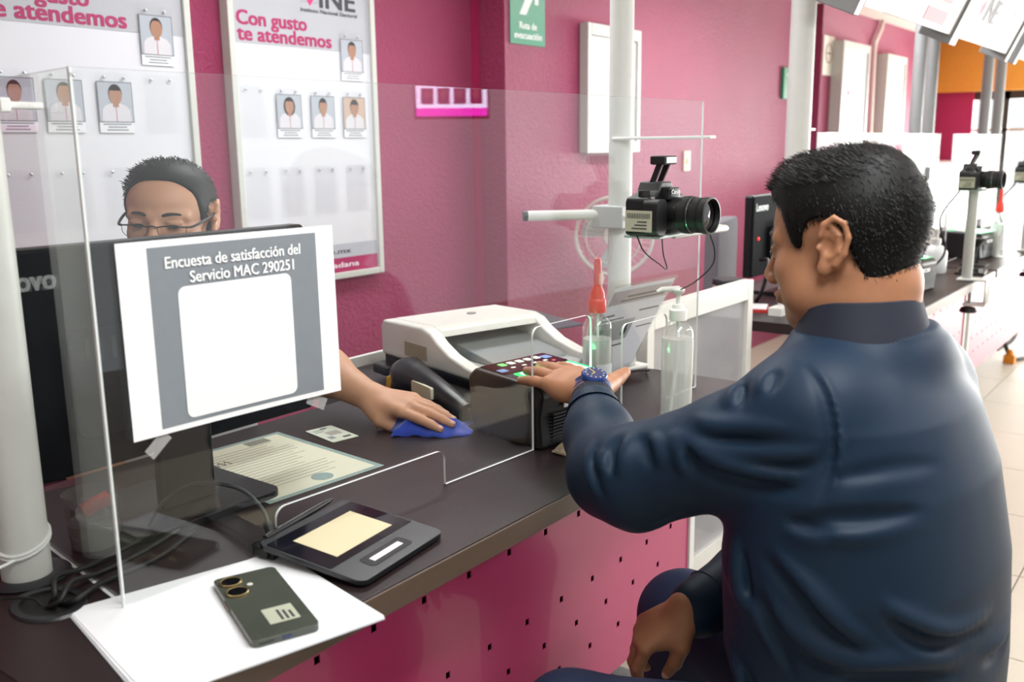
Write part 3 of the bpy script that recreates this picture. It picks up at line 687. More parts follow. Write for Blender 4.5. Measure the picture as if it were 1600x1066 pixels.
icon = mat('icon_light', '#c8d3cc', .4, emit=.4); icb = mat('icon_blue', '#6a86b8', .4, emit=.35); icg = mat('icon_green', '#62d06c', .4, emit=.8)
for k in range(5): onTop(rrect(.045+.022*k, .142, .060+.022*k, .158, .003, 3), 'finger_icon', icg if k == 0 else icon, .0012, .0018)
for k in range(4): onTop(rrect(.052+.028*k, .122, .062+.028*k, .128, .001, 1), 'finger_icon', icon, .0012, .0018)
onTop(rrect(.016, .112, .034, .128, .001, 1), 'hand_icon', icb, .0012, .0018); onTop(rrect(.150, .134, .170, .152, .001, 1), 'hand_icon', icb, .0012, .0018)
onTop(rrect(.150, .112, .158, .118, .002, 2), 'finger_icon', mat('icon_red', '#d0504a', .4, emit=.5), .0012, .0018)
lb = MB().box(.055, -.0048, .070, .120, -.0038, .083).build('label', paper, fp)
MB().box(.075, -.0052, .0745, .098, -.0048, .0785).build('print_line', ink, lb)

# bottles
def lathe_part(name, prof, m, par, n=32): return MB().lathe(prof, n).build(name, m, par, smooth=True)
bottle_pl = glassmat('bottle_plastic', (.95, .96, .95), .06, .75, haze=.06)
liquid = glassmat('clear_gel', (.92, .93, .91), .03, .5, haze=.34, hcol=(.92, .93, .90))
sb = thing('spray_bottle', 'clear bottle with red spray nozzle behind the partition', 'bottle', (1.552, .976, DZ))
lathe_part('bottle', [(.026, 0), (.029, .004), (.029, .150), (.027, .160), (.017, .170), (.011, .174), (.011, .184)], bottle_pl, sb)
lathe_part('liquid', [(.0272, .003), (.0275, .132)], liquid, sb)
lathe_part('collar', [(.017, .178), (.018, .182), (.017, .200), (.0155, .202)], red_pl, sb)
lathe_part('neck', [(.0150, .201), (.014, .212), (.009, .222), (.008, .226)], red_pl, sb)
MB().lathe([(.008, .224), (.0075, .262), (.006, .270), (.0, .273)], 16, cap=False).build('nozzle_cap', red_pl, sb, smooth=True)
MB().box(-.005, -.0105, .226, .005, -.006, .246).build('nozzle_face', mat('pale_pink_plastic', '#e7b3ac', .4), sb, bevel=.001)
MB().tube([(.002, 0, .175), (.006, .003, .08), (.012, .006, .012)], .0028, 8).build('dip_tube', mat('dip_tube', '#dfe3e2', .4), sb, smooth=True)
MB().sheet(lambda u, v: (.0292*math.cos(R(-150+80*u)), .0292*math.sin(R(-150+80*u)), .03+.06*v), 10, 2).build('label', mat('bottle_label', '#cfcfd2', .5, var=.2, nscale=70), sb)
sb.scale = (1, 1, 1.13)
gb = thing('gel_bottle', 'clear gel bottle with white pump standing before the partition', 'bottle', (1.606, .829, DZ))
lathe_part('bottle', [(.027, 0), (.031, .004), (.0315, .155), (.029, .172), (.020, .186), (.014, .190), (.014, .196)], bottle_pl, gb)
lathe_part('gel', [(.026, .003), (.0295, .006), (.030, .150), (.0295, .158)], liquid, gb)
lathe_part('cap', [(.0165, .192), (.017, .194), (.017, .212), (.012, .215), (.010, .222), (.006, .223)], white_pl, gb)
lathe_part('pump_stem', [(.0045, .222), (.0045, .240), (.010, .244), (.012, .250), (.010, .253)], white_pl, gb)
MB().tube([(.008, .004, .2495), (-.006, .012, .2510), (-.022, .024, .2520), (-.030, .030, .2475)], [.007, .0055, .0045, .003], 10).build('spout', white_pl, gb, smooth=True)
MB().tube([(.0, 0, .195), (.003, .001, .12), (-.006, .004, .06), (-.014, .006, .006)], .0038, 8).build('dip_tube', _M['dip_tube'], gb, smooth=True)

# acrylic stand with the sample credential sheet
hs = thing('sign_holder', 'leaning clear acrylic holder with a printed credential sheet behind the bottles', 'sign holder')
e = Vector((.995, -.1, 0)).normalized(); BR = Vector((1.805, 1.065, .757)); up_ = Vector((.030, -.110, .232))
def H(u, v, d=0):
    nn = e.cross(up_).normalized(); nn = nn if nn.y < 0 else -nn
    return (BR - e*.215*(1-u) + up_*v + nn*d)[:]
def hq(name, u0, v0, u1, v1, d, m, th=.0006, par=hs):
    b = MB(); vs_ = [H(u0, v0, d), H(u1, v0, d), H(u1, v1, d), H(u0, v1, d)]; v2 = [H(u0, v0, d+th), H(u1, v0, d+th), H(u1, v1, d+th), H(u0, v1, d+th)]
    b.add(vs_+v2, [(3, 2, 1, 0), (4, 5, 6, 7), (0, 1, 5, 4), (1, 2, 6, 5), (2, 3, 7, 6), (3, 0, 4, 7)]); return b.build(name, m, par)
hq('front_pane', -.02, -.01, 1.02, 1.02, .0012, acrylic, .0015); hq('back_pane', -.02, -.01, 1.02, 1.02, -.003, acrylic, .0015)
hq('sheet', .0, .03, 1, .99, -.0008, papermat('credential_sheet', '#f4f4f8', .55))
hq('header_band', .02, .83, .98, .96, .0, mat('header_mauve', '#cdbcc8', .6), .0004)
for k, (a, c, d, ee) in enumerate(((.28, .885, .75, .905), (.2, .850, .92, .868), (.03, .72, .22, .735), (.03, .68, .4, .69), (.62, .72, .95, .735), (.03, .40, .62, .415), (.72, .55, .98, .56))):
    hq('print_line', a, c, d, ee, .0, ink, .0005)
for (a, c, d, ee) in ((.02, .46, .62, .66), (.02, .13, .45, .38)):
    hq('card_print', a, c, d, ee, .0, mat('card_print_grey', '#bfc2c6', .6), .0004)
for (cu, cv, s_) in ((.12, .53, .10), (.52, .57, .07), (.30, .24, .08)):
    hq('portrait_print', cu-s_*.6, cv-s_*.9, cu+s_*.6, cv-s_*.1, .0004, ink, .0004); hq('portrait_print', cu-s_*.28, cv-s_*.1, cu+s_*.28, cv+s_*.7, .0004, ink, .0004)
hq('foot', -.02, -.012, 1.02, .0, -.06, acrylic, .065)
for k in range(6): hq('print_line', .02, .105-.016*k, .55, .110-.016*k, .0, grey_ink, .0004)
t = thing('loose_cable', 'black cable loop behind the bottles', 'cable')
MB().tube(spline([(1.70, 1.10, .754), (1.74, 1.06, .772), (1.80, 1.04, .775), (1.86, 1.03, .768), (1.90, 1.06, .754)]), .003, 8).build('cord', rubber, t, smooth=True)
MB().tube(spline([(1.68, 1.14, .754), (1.76, 1.10, .762), (1.84, 1.06, .766), (1.88, 1.10, .80), (1.86, 1.14, .84), (1.90, 1.20, .80), (1.92, 1.24, .755)]), .0026, 8).build('cord', rubber, t, smooth=True)

# cup, cables at the near pole
cp = thing('clear_cup', 'clear plastic cup holding a red marker cap behind the near pole', 'cup', (.612, 1.178, DZ))
lathe_part('cup', [(.030, 0), (.031, .002), (.036, .075), (.037, .076), (.035, .075), (.0295, .003)], bottle_pl, cp)
lathe_part('sleeve', [(.0305, .002), (.033, .036)], mat('grey_sleeve', '#8e8c88', .6), cp)
MB().tube([(-.018, -.006, .054), (.018, -.010, .064)], .0105, 14).build('red_cap', mat('coral_plastic', '#e4574a', .45), cp, smooth=True)
MB().ell((.002, .004, .040), (.022, .02, .008)).build('clear_filling', glassmat('crumpled_film', (.9, .9, .88), .1, .6, haze=.25), cp, smooth=True)
for k, (pts, lab) in enumerate((([(.485, 1.058, .748), (.487, 1.045, .765), (.50, 1.065, .778), (.55, 1.10, .760), (.62, 1.12, .757), (.69, 1.14, .755)], 'upper black cable curving out of the desk grommet'),
            ([(.478, 1.055, .748), (.488, 1.035, .762), (.51, 1.05, .772), (.555, 1.075, .758), (.62, 1.09, .756), (.70, 1.12, .755)], 'middle black cable curving out of the desk grommet'),
            ([(.492, 1.05, .748), (.500, 1.025, .760), (.525, 1.03, .764), (.56, 1.05, .757), (.63, 1.06, .756), (.71, 1.10, .755)], 'lower black cable curving out of the desk grommet'),
            ([(.480, 1.062, .749), (.474, 1.08, .757), (.44, 1.13, .7535), (.395, 1.20, .7535)], 'thin black cable running left from the grommet'))):
    tag(MB().tube(spline(pts), .0036 if k < 3 else .0016, 10).build('desk_cable', rubber, None, smooth=True), lab, 'cable', 'cables at the grommet')
# ------------------------------------------------------------------ camera on its arm
def dslr(label, loc, rz, scale=1, cords=True):
    """local: lens looks along -y; x to the photographer's left"""
    t = thing('camera', label, 'camera', loc, rz); t.scale = (scale,)*3
    bk = mat('camera_black', '#101113', .42, bump=.15, bscale=1200); bg_ = mat('camera_gloss', '#17181a', .25)
    # body outline seen from the front, grip on one side, pentaprism hump on top
    fr = [(-.064, .004), (-.060, 0), (.062, 0), (.066, .006), (.066, .062), (.060, .070), (.036, .073), (.026, .078), (.017, .095), (-.017, .095), (-.026, .078), (-.040, .072), (-.060, .068), (-.064, .060)]
    MB().prism(fr, -.030, .018, WALLROT).build('body', bk, t, bevel=.005, seg=3)
    MB().prism(rrect(-.068, .002, -.034, .066, .012, 5), .010, .040, WALLROT).build('grip', bk, t, bevel=.009, seg=3)
    MB().prism([(-.016, .086), (.016, .086), (.020, .062), (-.020, .062)], .015, .036, WALLROT).build('prism_nose', bg_, t, bevel=.004)
    text('lettering', 'Canon', .0075, mat('white_mark', '#d8d8d6', .4), t, Matrix.Translation((-.0145, -.0366, .074)) @ WALLROT, width=.029, fat=.0002)
    ln = MB().lathe([(.034, .010), (.034, .022), (.0315, .024), (.0315, .050), (.0335, .052), (.0335, .072), (.031, .074), (.031, .094), (.0335, .096), (.0335, .108), (.030, .109), (.0285, .100)], 36, Matrix.Translation((.006, 0, .036)) @ Matrix.Rotation(R(90), 4, 'X'), cap=False).build('lens_barrel', bk, t, smooth=True)
    for k, zz in enumerate((.062, .084)):
        MB().lathe([(.0342 if k == 0 else .0318, zz-.007), (.0342 if k == 0 else .0318, zz+.007)], 48, Matrix.Translation((.006, 0, .036)) @ Matrix.Rotation(R(90), 4, 'X'), cap=False).build('zoom_ring', rubber, ln)
    MB().lathe([(.0338, .0735), (.0338, .0745)], 36, Matrix.Translation((.006, 0, .036)) @ Matrix.Rotation(R(90), 4, 'X'), cap=False).build('silver_ring', chrome, ln, smooth=True)
    MB().lathe([(.0288, .098), (.015, .100), (.0, .101)], 32, Matrix.Translation((.006, 0, .036)) @ Matrix.Rotation(R(90), 4, 'X'), cap=False).build('front_element', mat('lens_coating', '#1a1214', .05, spec=.9), ln, smooth=True)
    # pop-up flash: two arms and a head
    for s in (-1, 1): MB().prism([(.010, .094), (-.002, .096), (-.020, .134), (-.008, .136)], s*.013-.003, s*.013+.003, YZ).build('flash_arm', bk, t, bevel=.001)
    hd = MB().box(-.022, -.026, .126, .022, .006, .142).build('flash_head', bk, t, bevel=.003)
    MB().box(-.017, -.0272, .129, .017, -.0262, .1395).build('flash_window', mat('flash_white', '#c9ccd0', .3), hd)
    MB().lathe([(.0105, .068), (.0105, .080), (.0095, .081)], 20, Matrix.Translation((-.042, .004, 0))).build('mode_dial', rubber, t, smooth=True)
    MB().lathe([(.005, .066), (.005, .070)], 14, Matrix.Translation((-.052, -.020, 0))).build('shutter_button', chrome, t, smooth=True)
    sk = mat('asset_label', '#b3b09c', .55, var=.1, nscale=90)
    lb = MB().box(-.0692, -.030, .008, -.0682, .026, .046).build('asset_label', sk, t)
    for k in range(14): MB().box(-.0697, -.026+.0035*k, .032, -.0693, -.0245+.0035*k, .041).build('barcode_bar', ink, lb)
    for k in range(3): MB().box(-.0697, -.02, .013+.006*k, -.0693, .012-.006*k, .015+.006*k).build('print_line', ink, lb)
    if cords:
        MB().tube(spline([(-.055, .01, 0), (-.045, .0, -.03), (-.01, -.01, -.055), (.02, -.01, -.068), (.022, 0, -.04), (.015, 0, 0)]), .0013, 6).build('cord', rubber, t, smooth=True)
        MB().tube(spline([(.03, -.09, .006), (.05, -.092, -.03), (.055, -.085, -.06), (.04, -.06, -.09), (.02, -.04, -.105)]), .0013, 6).build('cord', rubber, t, smooth=True)
    else:
        MB().tube(spline([(-.02, .03, .0), (-.04, .09, -.11), (-.02, .07, -.24), (-.04, .14, -.335)]), .004, 6).build('cord', rubber, t, smooth=True)
    return t
ar = thing('pole_bracket', 'white horizontal arm with clamp block on the pole holding the camera', 'bracket', (2.05, 1.225, 1.098))
MB().tube([(-.165, .165, .004), (-.02, .02, .004)], .0125, 18).build('arm_tube', white_metal, ar, smooth=True)
MB().tube([(-.172, .172, .004), (-.164, .164, .004)], .0127, 18).build('end_plug', dark_pl, ar, smooth=True)
MB().box(-.05, -.036, -.028, .036, .05, .026).build('clamp_block', mat('clamp_grey', '#c2c5c6', .4), ar, bevel=.003)
MB().box(-.53, -.40, .004, -.40, -.325, .0095).build('mount_plate', mat('plate_pale', '#cdd9d6', .3), ar, bevel=.002)
MB().tube(spline([(-.41, -.365, .0), (-.25, -.37, -.002), (-.165, -.36, -.004), (-.13, -.30, -.004), (-.02, -.03, -.004)], 6), .006, 12).build('arm_rod', white_metal, ar, smooth=True)
dslr('black camera with raised flash and yellowed asset label on the pole arm', (1.572, .858, 1.108), R(-3), 1.0)
# ------------------------------------------------------------------ implicit-surface bodies (smooth unions meshed by surface nets)
f32 = np.float32
class Shape:
    """one group of blended primitives in its own frame"""
    def __init__(s, xf=None, k=.01):
        s.inv = np.array((xf or Matrix()).inverted(), dtype=f32); s.xf = xf or Matrix(); s.k = k; s.p = []; s.lo = np.array([9e9]*3); s.hi = -s.lo
    def _bb(s, pts, r):
        for p in pts:
            w = np.array(s.xf @ Vector(p)); s.lo = np.minimum(s.lo, w-r); s.hi = np.maximum(s.hi, w+r)
    def ell(s, c, r, rot=(0, 0, 0), k=None, neg=False):
        m = np.array(Euler(rot).to_matrix().transposed(), dtype=f32); s.p.append(('e', np.array(c, f32), np.array(r, f32), m, s.k if k is None else k, neg))
        if not neg: s._bb([c], max(r))
        return s
    def cap(s, a, b, ra, rb=None, k=None, neg=False):
        rb = ra if rb is None else rb
        s.p.append(('c', np.array(a, f32), np.array(b, f32), (ra, rb), s.k if k is None else k, neg))
        if not neg: s._bb([a, b], max(ra, rb))
        return s
    def chain(s, pts, rs, k=None):
        for i in range(len(pts)-1): s.cap(pts[i], pts[i+1], rs[i], rs[i+1], k if k is not None else (.004 if i else None))
        return s
    def loft(s, rows, k=None, ang=0, e=2.3):
        """rows: (z, cx, cy, half lateral, half depth); ang turns the lateral axis"""
        s.p.append(('l', np.array(rows, f32), ang, e, s.k if k is None else k, False))
        for z, x, y, a, b in rows: s._bb([(x, y, z)], max(a, b))
        return s
    def ev(s, P):
        q = P @ s.inv[:3, :3].T + s.inv[:3, 3]
        D = None
        for p in s.p:
            if p[0] == 'e':
                v = (q-p[1]) @ p[3].T; n1 = np.sqrt((((v/p[2])**2).sum(1))+1e-12); n2 = np.sqrt((((v/p[2]**2))**2).sum(1)+1e-12); d = n1*(n1-1)/n2; k, neg = p[4], p[5]
            elif p[0] == 'c':
                ab = p[2]-p[1]; h = np.clip(((q-p[1]) @ ab)/max(float(ab @ ab), 1e-9), 0, 1); v = q-p[1]-h[:, None]*ab
                d = np.sqrt((v*v).sum(1)+1e-12)-(p[3][0]+(p[3][1]-p[3][0])*h); k, neg = p[4], p[5]
            else:
                rows = p[1]; z = q[:, 2]; cx, cy, a, b = (np.interp(z, rows[:, 0], rows[:, i]).astype(f32) for i in (1, 2, 3, 4))
                ca, sa = math.cos(p[2]), math.sin(p[2]); u = (q[:, 0]-cx)*ca+(q[:, 1]-cy)*sa; v = -(q[:, 0]-cx)*sa+(q[:, 1]-cy)*ca
                g = (np.abs(u/a)**p[3]+np.abs(v/b)**p[3]+1e-9)**(1/p[3]); d = (g-1)*np.minimum(a, b)
                d = np.maximum(d, np.maximum(rows[0, 0]-z, z-rows[-1, 0])); k, neg = p[4], False
            if D is None: D = d
            elif neg: h = np.clip(.5-.5*(D+d)/k, 0, 1); D = D+(-d-D)*h+k*h*(1-h)
            else: h = np.clip(.5+.5*(D-d)/k, 0, 1); D = D+(d-D)*h-k*h*(1-h)
        return D
def union_ev(groups, P, post=None):
    D = np.full(len(P), 1.0, f32)
    for g, k in groups:
        m = np.all((P > g.lo-.06) & (P < g.hi+.06), axis=1)
        if not m.any(): continue
        d = g.ev(P[m]); o = D[m]; h = np.clip(.5+.5*(o-d)/k, 0, 1); D[m] = o+(d-o)*h-k*h*(1-h)
    if post: D = post(P, D)
    return D
def surfnet(groups, res, post=None, lo=None, hi=None, coarse=6):
    glo = np.min([g.lo for g, _ in groups], 0)-.02 if lo is None else np.array(lo); ghi = np.max([g.hi for g, _ in groups], 0)+.02 if hi is None else np.array(hi)
    n = (np.ceil((ghi-glo)/res/coarse).astype(int)+1)*coarse
    nb = n//coarse; ctr = [glo[i]+(np.arange(nb[i])+.5)*coarse*res for i in range(3)]
    CP = np.stack(np.meshgrid(*ctr, indexing='ij'), -1).reshape(-1, 3).astype(f32)
    cd_ = union_ev(groups, CP, post); act = np.abs(cd_) < coarse*res*1.35
    D = np.repeat(np.repeat(np.repeat(np.sign(cd_).reshape(nb)*1.0, coarse, 0), coarse, 1), coarse, 2).astype(f32)
    idx = np.argwhere(act.reshape(nb)); off = np.stack(np.meshgrid(*[np.arange(coarse)]*3, indexing='ij'), -1).reshape(-1, 3)
    gi = (idx[:, None, :]*coarse+off[None]).reshape(-1, 3)
    for s0 in range(0, len(gi), 400000):
        g = gi[s0:s0+400000]; D[g[:, 0], g[:, 1], g[:, 2]] = union_ev(groups, (glo+g*res).astype(f32), post)
    ins = D < 0
    c = np.zeros(tuple(n-1), np.int8)
    for dx in (0, 1):
        for dy in (0, 1):
            for dz in (0, 1): c += ins[dx:n[0]-1+dx, dy:n[1]-1+dy, dz:n[2]-1+dz]
    cells = np.argwhere((c > 0) & (c < 8)); vid = np.full(tuple(n-1), -1, np.int64); vid[tuple(cells.T)] = np.arange(len(cells))
    acc = np.zeros((len(cells), 3)); cnt = np.zeros(len(cells))
    cor = [(a, b_, c_) for a in (0, 1) for b_ in (0, 1) for c_ in (0, 1)]
    val = {q: D[cells[:, 0]+q[0], cells[:, 1]+q[1], cells[:, 2]+q[2]] for q in cor}
    for q in cor:
        for ax in range(3):
            if q[ax]: continue
            q2 = list(q); q2[ax] = 1; a, b_ = val[q], val[tuple(q2)]; m = (a < 0) != (b_ < 0)
            t_ = np.where(m, a/np.where(m, a-b_, 1), 0); p = np.tile(np.array(q, float), (len(cells), 1)); p[:, ax] += t_
            acc[m] += p[m]; cnt[m] += 1
    V = glo+(cells+acc/np.maximum(cnt, 1)[:, None])*res
    F = []
    for ax in range(3):
        u, v = (ax+1) % 3, (ax+2) % 3
        sl0 = [slice(None)]*3; sl1 = [slice(None)]*3; sl0[ax] = slice(0, -1); sl1[ax] = slice(1, None)
        ch = ins[tuple(sl0)] != ins[tuple(sl1)]; e_ = np.argwhere(ch); e_ = e_[(e_[:, u] > 0) & (e_[:, v] > 0) & (e_[:, u] < n[u]-1) & (e_[:, v] < n[v]-1)]
        up_ = ins[tuple(e_.T)]
        def cell(du, dv):
            q = e_.copy(); q[:, u] += du; q[:, v] += dv; return vid[tuple(q.T)]
        Q = np.stack([cell(-1, -1), cell(0, -1), cell(0, 0), cell(-1, 0)], 1); Q[~up_] = Q[~up_][:, ::-1]; F.append(Q)
    F = np.concatenate(F); F = F[(F >= 0).all(1)]
    return V, F
def mesh_np(name, V, F, m, parent, smooth_it=2):
    # light Laplacian smoothing
    if smooth_it:
        E = np.concatenate([F[:, [0, 1]], F[:, [1, 2]], F[:, [2, 3]], F[:, [3, 0]]]); E = np.unique(np.sort(E, 1), axis=0)
        for _ in range(smooth_it):
            S = np.zeros_like(V); N = np.zeros(len(V)); np.add.at(S, E[:, 0], V[E[:, 1]]); np.add.at(S, E[:, 1], V[E[:, 0]]); np.add.at(N, E[:, 0], 1); np.add.at(N, E[:, 1], 1)
            V = V*.5+.5*S/np.maximum(N, 1)[:, None]
    me = bpy.data.meshes.new(name); me.vertices.add(len(V)); me.vertices.foreach_set('co', V.astype(f32).ravel())
    me.loops.add(F.size); me.loops.foreach_set('vertex_index', F.astype(np.int32).ravel())
    me.polygons.add(len(F)); me.polygons.foreach_set('loop_start', np.arange(0, F.size, 4, dtype=np.int32)); me.polygons.foreach_set('loop_total', np.full(len(F), 4, np.int32))
    me.update(calc_edges=True); me.validate(); me.materials.append(m); me.shade_smooth()
    o = bpy.data.objects.new(name, me); COL.objects.link(o); o.parent = parent
    return o, V
def frame(o, fwd, pitch=0, roll=0):
    """local x forward, y left, z up; pitch > 0 looks down"""
    fx = Vector((fwd[0], fwd[1], 0)).normalized(); ly = Vector((0, 0, 1)).cross(fx)
    m = Matrix((fx, ly, Vector((0, 0, 1)))).transposed().to_4x4()
    return Matrix.Translation(o) @ m @ Matrix.Rotation(pitch, 4, 'Y') @ Matrix.Rotation(roll, 4, 'X')
def head_shape(xf, fat=1.0):
    h = Shape(xf, .018)
    h.ell((-.016, 0, .036), (.101, .078, .086)); h.ell((.020, 0, .030), (.070, .070, .074))
    h.ell((.034, 0, -.030), (.056, .060*fat, .080)); h.ell((.022, 0, -.070), (.062, .056*fat, .042)); h.ell((.068, 0, -.100), (.020, .022, .018))
    for s in (-1, 1):
        h.ell((.050, s*.042*fat, -.030), (.030, .024, .028)); h.ell((.028, s*.050*fat, -.066), (.038, .020*fat, .030)); h.cap((.083, s*.012, .016), (.070, s*.048, .016), .0115, .010, .012)
        h.ell((.096, s*.033, -.002), (.015, .016, .011), k=.010, neg=True)
        h.ell((.0765, s*.033, -.002), (.0135, .0155, .0130), k=.004)
        h.cap((.088, s*.020, .0045), (.084, s*.047, .003), .0032, .003, .003)          # lid fold
        h.ell((.102, s*.0125, -.043), (.011, .0085, .0085), k=.006)
    h.cap((.087, 0, .010), (.110, 0, -.034), .0085, .0115, .010); h.ell((.112, 0, -.038), (.0105, .0105, .0095), k=.006)
    h.ell((.090, 0, -.068), (.013, .026, .012), k=.010); h.ell((.0985, 0, -.0655), (.0075, .021, .0050), k=.003); h.ell((.0965, 0, -.0755), (.0085, .019, .0058), k=.003)
    h.cap((.104, -.022, -.0705), (.104, .022, -.0705), .0014, .0014, .003, neg=True)
    return h
def ear_shape(xf, s):
    e = Shape(xf @ Matrix.Translation((-.014, s*.076, .002)) @ Matrix.Rotation(s*R(16), 4, 'Z') @ Matrix.Rotation(R(-8), 4, 'Y'), .006)
    e.ell((-.006, s*.004, .000), (.0185, .0065, .033)); e.ell((.004, s*.004, -.030), (.009, .006, .012))
    ring = [(.010, .010, .012), (.006, .011, .028), (-.006, .012, .037), (-.020, .013, .030), (-.026, .013, .012), (-.022, .012, -.010), (-.012, .010, -.026)]
    for a, b_ in zip(ring, ring[1:]): e.cap((a[0], s*a[1], a[2]), (b_[0], s*b_[1], b_[2]), .0044, .0044, .003)
    inner = [(-.002, .009, .026), (-.014, .010, .014), (-.014, .010, -.006), (-.004, .009, -.016)]
    for a, b_ in zip(inner, inner[1:]): e.cap((a[0], s*a[1], a[2]), (b_[0], s*b_[1], b_[2]), .0034, .0034, .003)
    e.ell((.000, s*.012, -.001), (.0085, .008, .013), k=.004, neg=True); e.ell((.012, s*.006, -.004), (.004, .006, .007), k=.003)
    return e
def hand_groups(xf, side, curls, spread=1.0, thumb=None, size=1.0):
    """local: wrist at origin, x toward the fingers, z out of the back of the hand, thumb toward side*y; curls: per finger list of 3 bends (deg)"""
    S = size; palm = Shape(xf, .012)
    kn = [(.088, .030, .004), (.092, .009, .007), (.087, -.011, .005), (.078, -.030, .001)]
    for i, (x, y, z) in enumerate(kn):
        palm.cap((.008*S, side*y*.45*S, 0), (x*S, side*y*S, z*S), .0165*S, .0125*S)
    palm.cap((.0, 0, 0), (.02*S, 0, 0), .024*S, .022*S); palm.ell((.045*S, side*.022*S, -.010*S), (.032*S, .020*S, .014*S)); palm.ell((.05*S, -side*.022*S, -.008*S), (.034*S, .016*S, .013*S))
    out = [(palm, .012)]; tips = []
    lens = [(.040, .025, .020), (.045, .028, .021), (.042, .026, .021), (.033, .020, .019)]
    for i, (x, y, z) in enumerate(kn):
        g = Shape(xf, .003); p = Vector((x*S, side*y*S, (z-.001)*S)); yaw = side*(6-4*i)*spread; pit = 0; pts = [p.copy()]
        for j in range(3):
            pit += curls[i][j]; d = Vector((math.cos(R(pit))*math.cos(R(yaw)), math.cos(R(pit))*math.sin(R(yaw)), -math.sin(R(pit)))); p = p+d*lens[i][j]*S; pts.append(p.copy())
        rr = [r*S*(1 if i < 3 else .88) for r in (.0108, .0098, .0088, .0072)]
        g.chain([q[:] for q in pts], rr, .003); out.append((g, .004)); tips.append((pts[-1], d.copy(), Vector((math.sin(R(pit))*math.cos(R(yaw)), math.sin(R(pit))*math.sin(R(yaw)), math.cos(R(pit)))), rr[3], yaw))
    th = thumb or [(.018, .020, -.006), (.048, .045, -.012), (.074, .062, -.014), (.096, .070, -.012)]
    g = Shape(xf, .004); g.chain([(a*S, side*b_*S, c*S) for a, b_, c in th], [.0165*S, .0145*S, .0115*S, .0090*S], .004); out.append((g, .010))
    a, b_ = Vector(th[2]), Vector(th[3]); dd = Vector((b_.x-a.x, side*(b_.y-a.y), b_.z-a.z)).normalized()
    tips.append((Vector((b_.x*S, side*b_.y*S, b_.z*S)), dd, None, .009*S, 0))
    return out, tips
def nails(xf, tips, parent, thumb_n=None):
    m = mat('fingernail', '#d8a594', .3)
    for i, (p, d, n_, r, yaw) in enumerate(tips):
        nn = n_ if n_ is not None else (Vector(thumb_n) if thumb_n else None)
        if nn is None: continue
        nn = (nn-d*nn.dot(d)).normalized(); sd = nn.cross(d)
        mm = xf @ Matrix((d, sd, nn)).transposed().to_4x4()
        mm = xf @ Matrix.Translation(p) @ Matrix((d, sd, nn)).transposed().to_4x4()
        q = .0078 if i < 4 else .0095
        MB().ell((.0, 0, r*.62), (q*.80, r*.72, r*.42), 12, 8, mm).build('fingernail', m, parent, smooth=True)
def poly_sd(px, pz, poly):
    P = np.array(poly, float); D = np.full(len(px), 1e9); ins = np.zeros(len(px), bool)
    for (x0, z0), (x1, z1) in zip(P, np.roll(P, -1, 0)):
        ex, ez = x1-x0, z1-z0; h = np.clip(((px-x0)*ex+(pz-z0)*ez)/(ex*ex+ez*ez), 0, 1); D = np.minimum(D, np.hypot(px-x0-h*ex, pz-z0-h*ez))
        cr = ((z0 > pz) != (z1 > pz)); xi = x0+(pz-z0)*ex/np.where(ez == 0, 1e-9, ez); ins ^= cr & (px < xi)
    return np.where(ins, -D, D)
def hair_on(xf, poly, extra, res, m, parent, thick=.007, name='hair'):
    """hair cap: the skull grown a little, kept inside the hairline outline (head side view)"""
    h = Shape(xf, .018); t_ = thick
    h.ell((-.016, 0, .036), (.101+t_, .078+t_, .086+t_)); h.ell((.020, 0, .030), (.070+t_*.9, .070+t_*.6, .074+t_)); h.ell((-.045, 0, -.03), (.055, .062+t_*.3, .065))
    for c, r in extra: h.ell(c, r)
    inv = np.array(xf.inverted(), f32)
    def post(P, D):
        q = P @ inv[:3, :3].T+inv[:3, 3]; s = poly_sd(q[:, 0], q[:, 2], poly).astype(f32)
        return np.maximum(D, s)+np.maximum(0, .004-np.abs(D-s))*.3
    V, F = surfnet([(h, .001)], res, post)
    return mesh_np(name, V, F, m, parent, 2)
def strands(name, V, xf, m, parent, count, length, dirfn, keep, wid=.0006, rng=None, jit=.16):
    rng = rng or np.random.default_rng(3)
    inv = np.array(xf.inverted()); L = V @ inv[:3, :3].T+inv[:3, 3]; c = np.array((-.012, 0, .02))
    ok = np.where(keep(L))[0]; pick = rng.choice(ok, count); vs_ = []; fs = []
    R3 = np.array(xf.to_3x3())
    for i in pick:
        p = L[i]+rng.normal(0, .0012, 3); n_ = (p-c); n_ /= np.linalg.norm(n_); d = dirfn(p, n_)+rng.normal(0, jit, 3); d /= np.linalg.norm(d)
        ln = length(p)*(.7+.6*rng.random()); sd = np.cross(d, n_+rng.normal(0, .3, 3)); sd /= (np.linalg.norm(sd)+1e-9)
        mid = p+d*ln*.55+n_*ln*.05; tip = p+d*ln-n_*ln*.10; p0 = p-n_*.002; o = len(vs_)
        for q, w_ in ((p0, wid), (mid, wid*.8)): vs_ += [q-sd*w_, q+sd*w_]
        vs_.append(tip); fs += [(o, o+1, o+3, o+2), (o+2, o+3, o+4)]
    A_ = np.array(vs_) @ R3.T+np.array(xf.translation)
    me = bpy.data.meshes.new(name); me.from_pydata(A_.tolist(), [], fs); me.materials.append(m); me.shade_smooth()
    o = bpy.data.objects.new(name, me); COL.objects.link(o); o.parent = parent; o['kind'] = 'stuff'
    return o
def skinmat(name, col):
    m = mat(name, col, .48, var=.10, nscale=55, bump=.12, bscale=1500, sss=.12, spec=.4); return m
hair_black = mat('black_hair', '#070606', .55, var=.3, nscale=400, spec=.25)

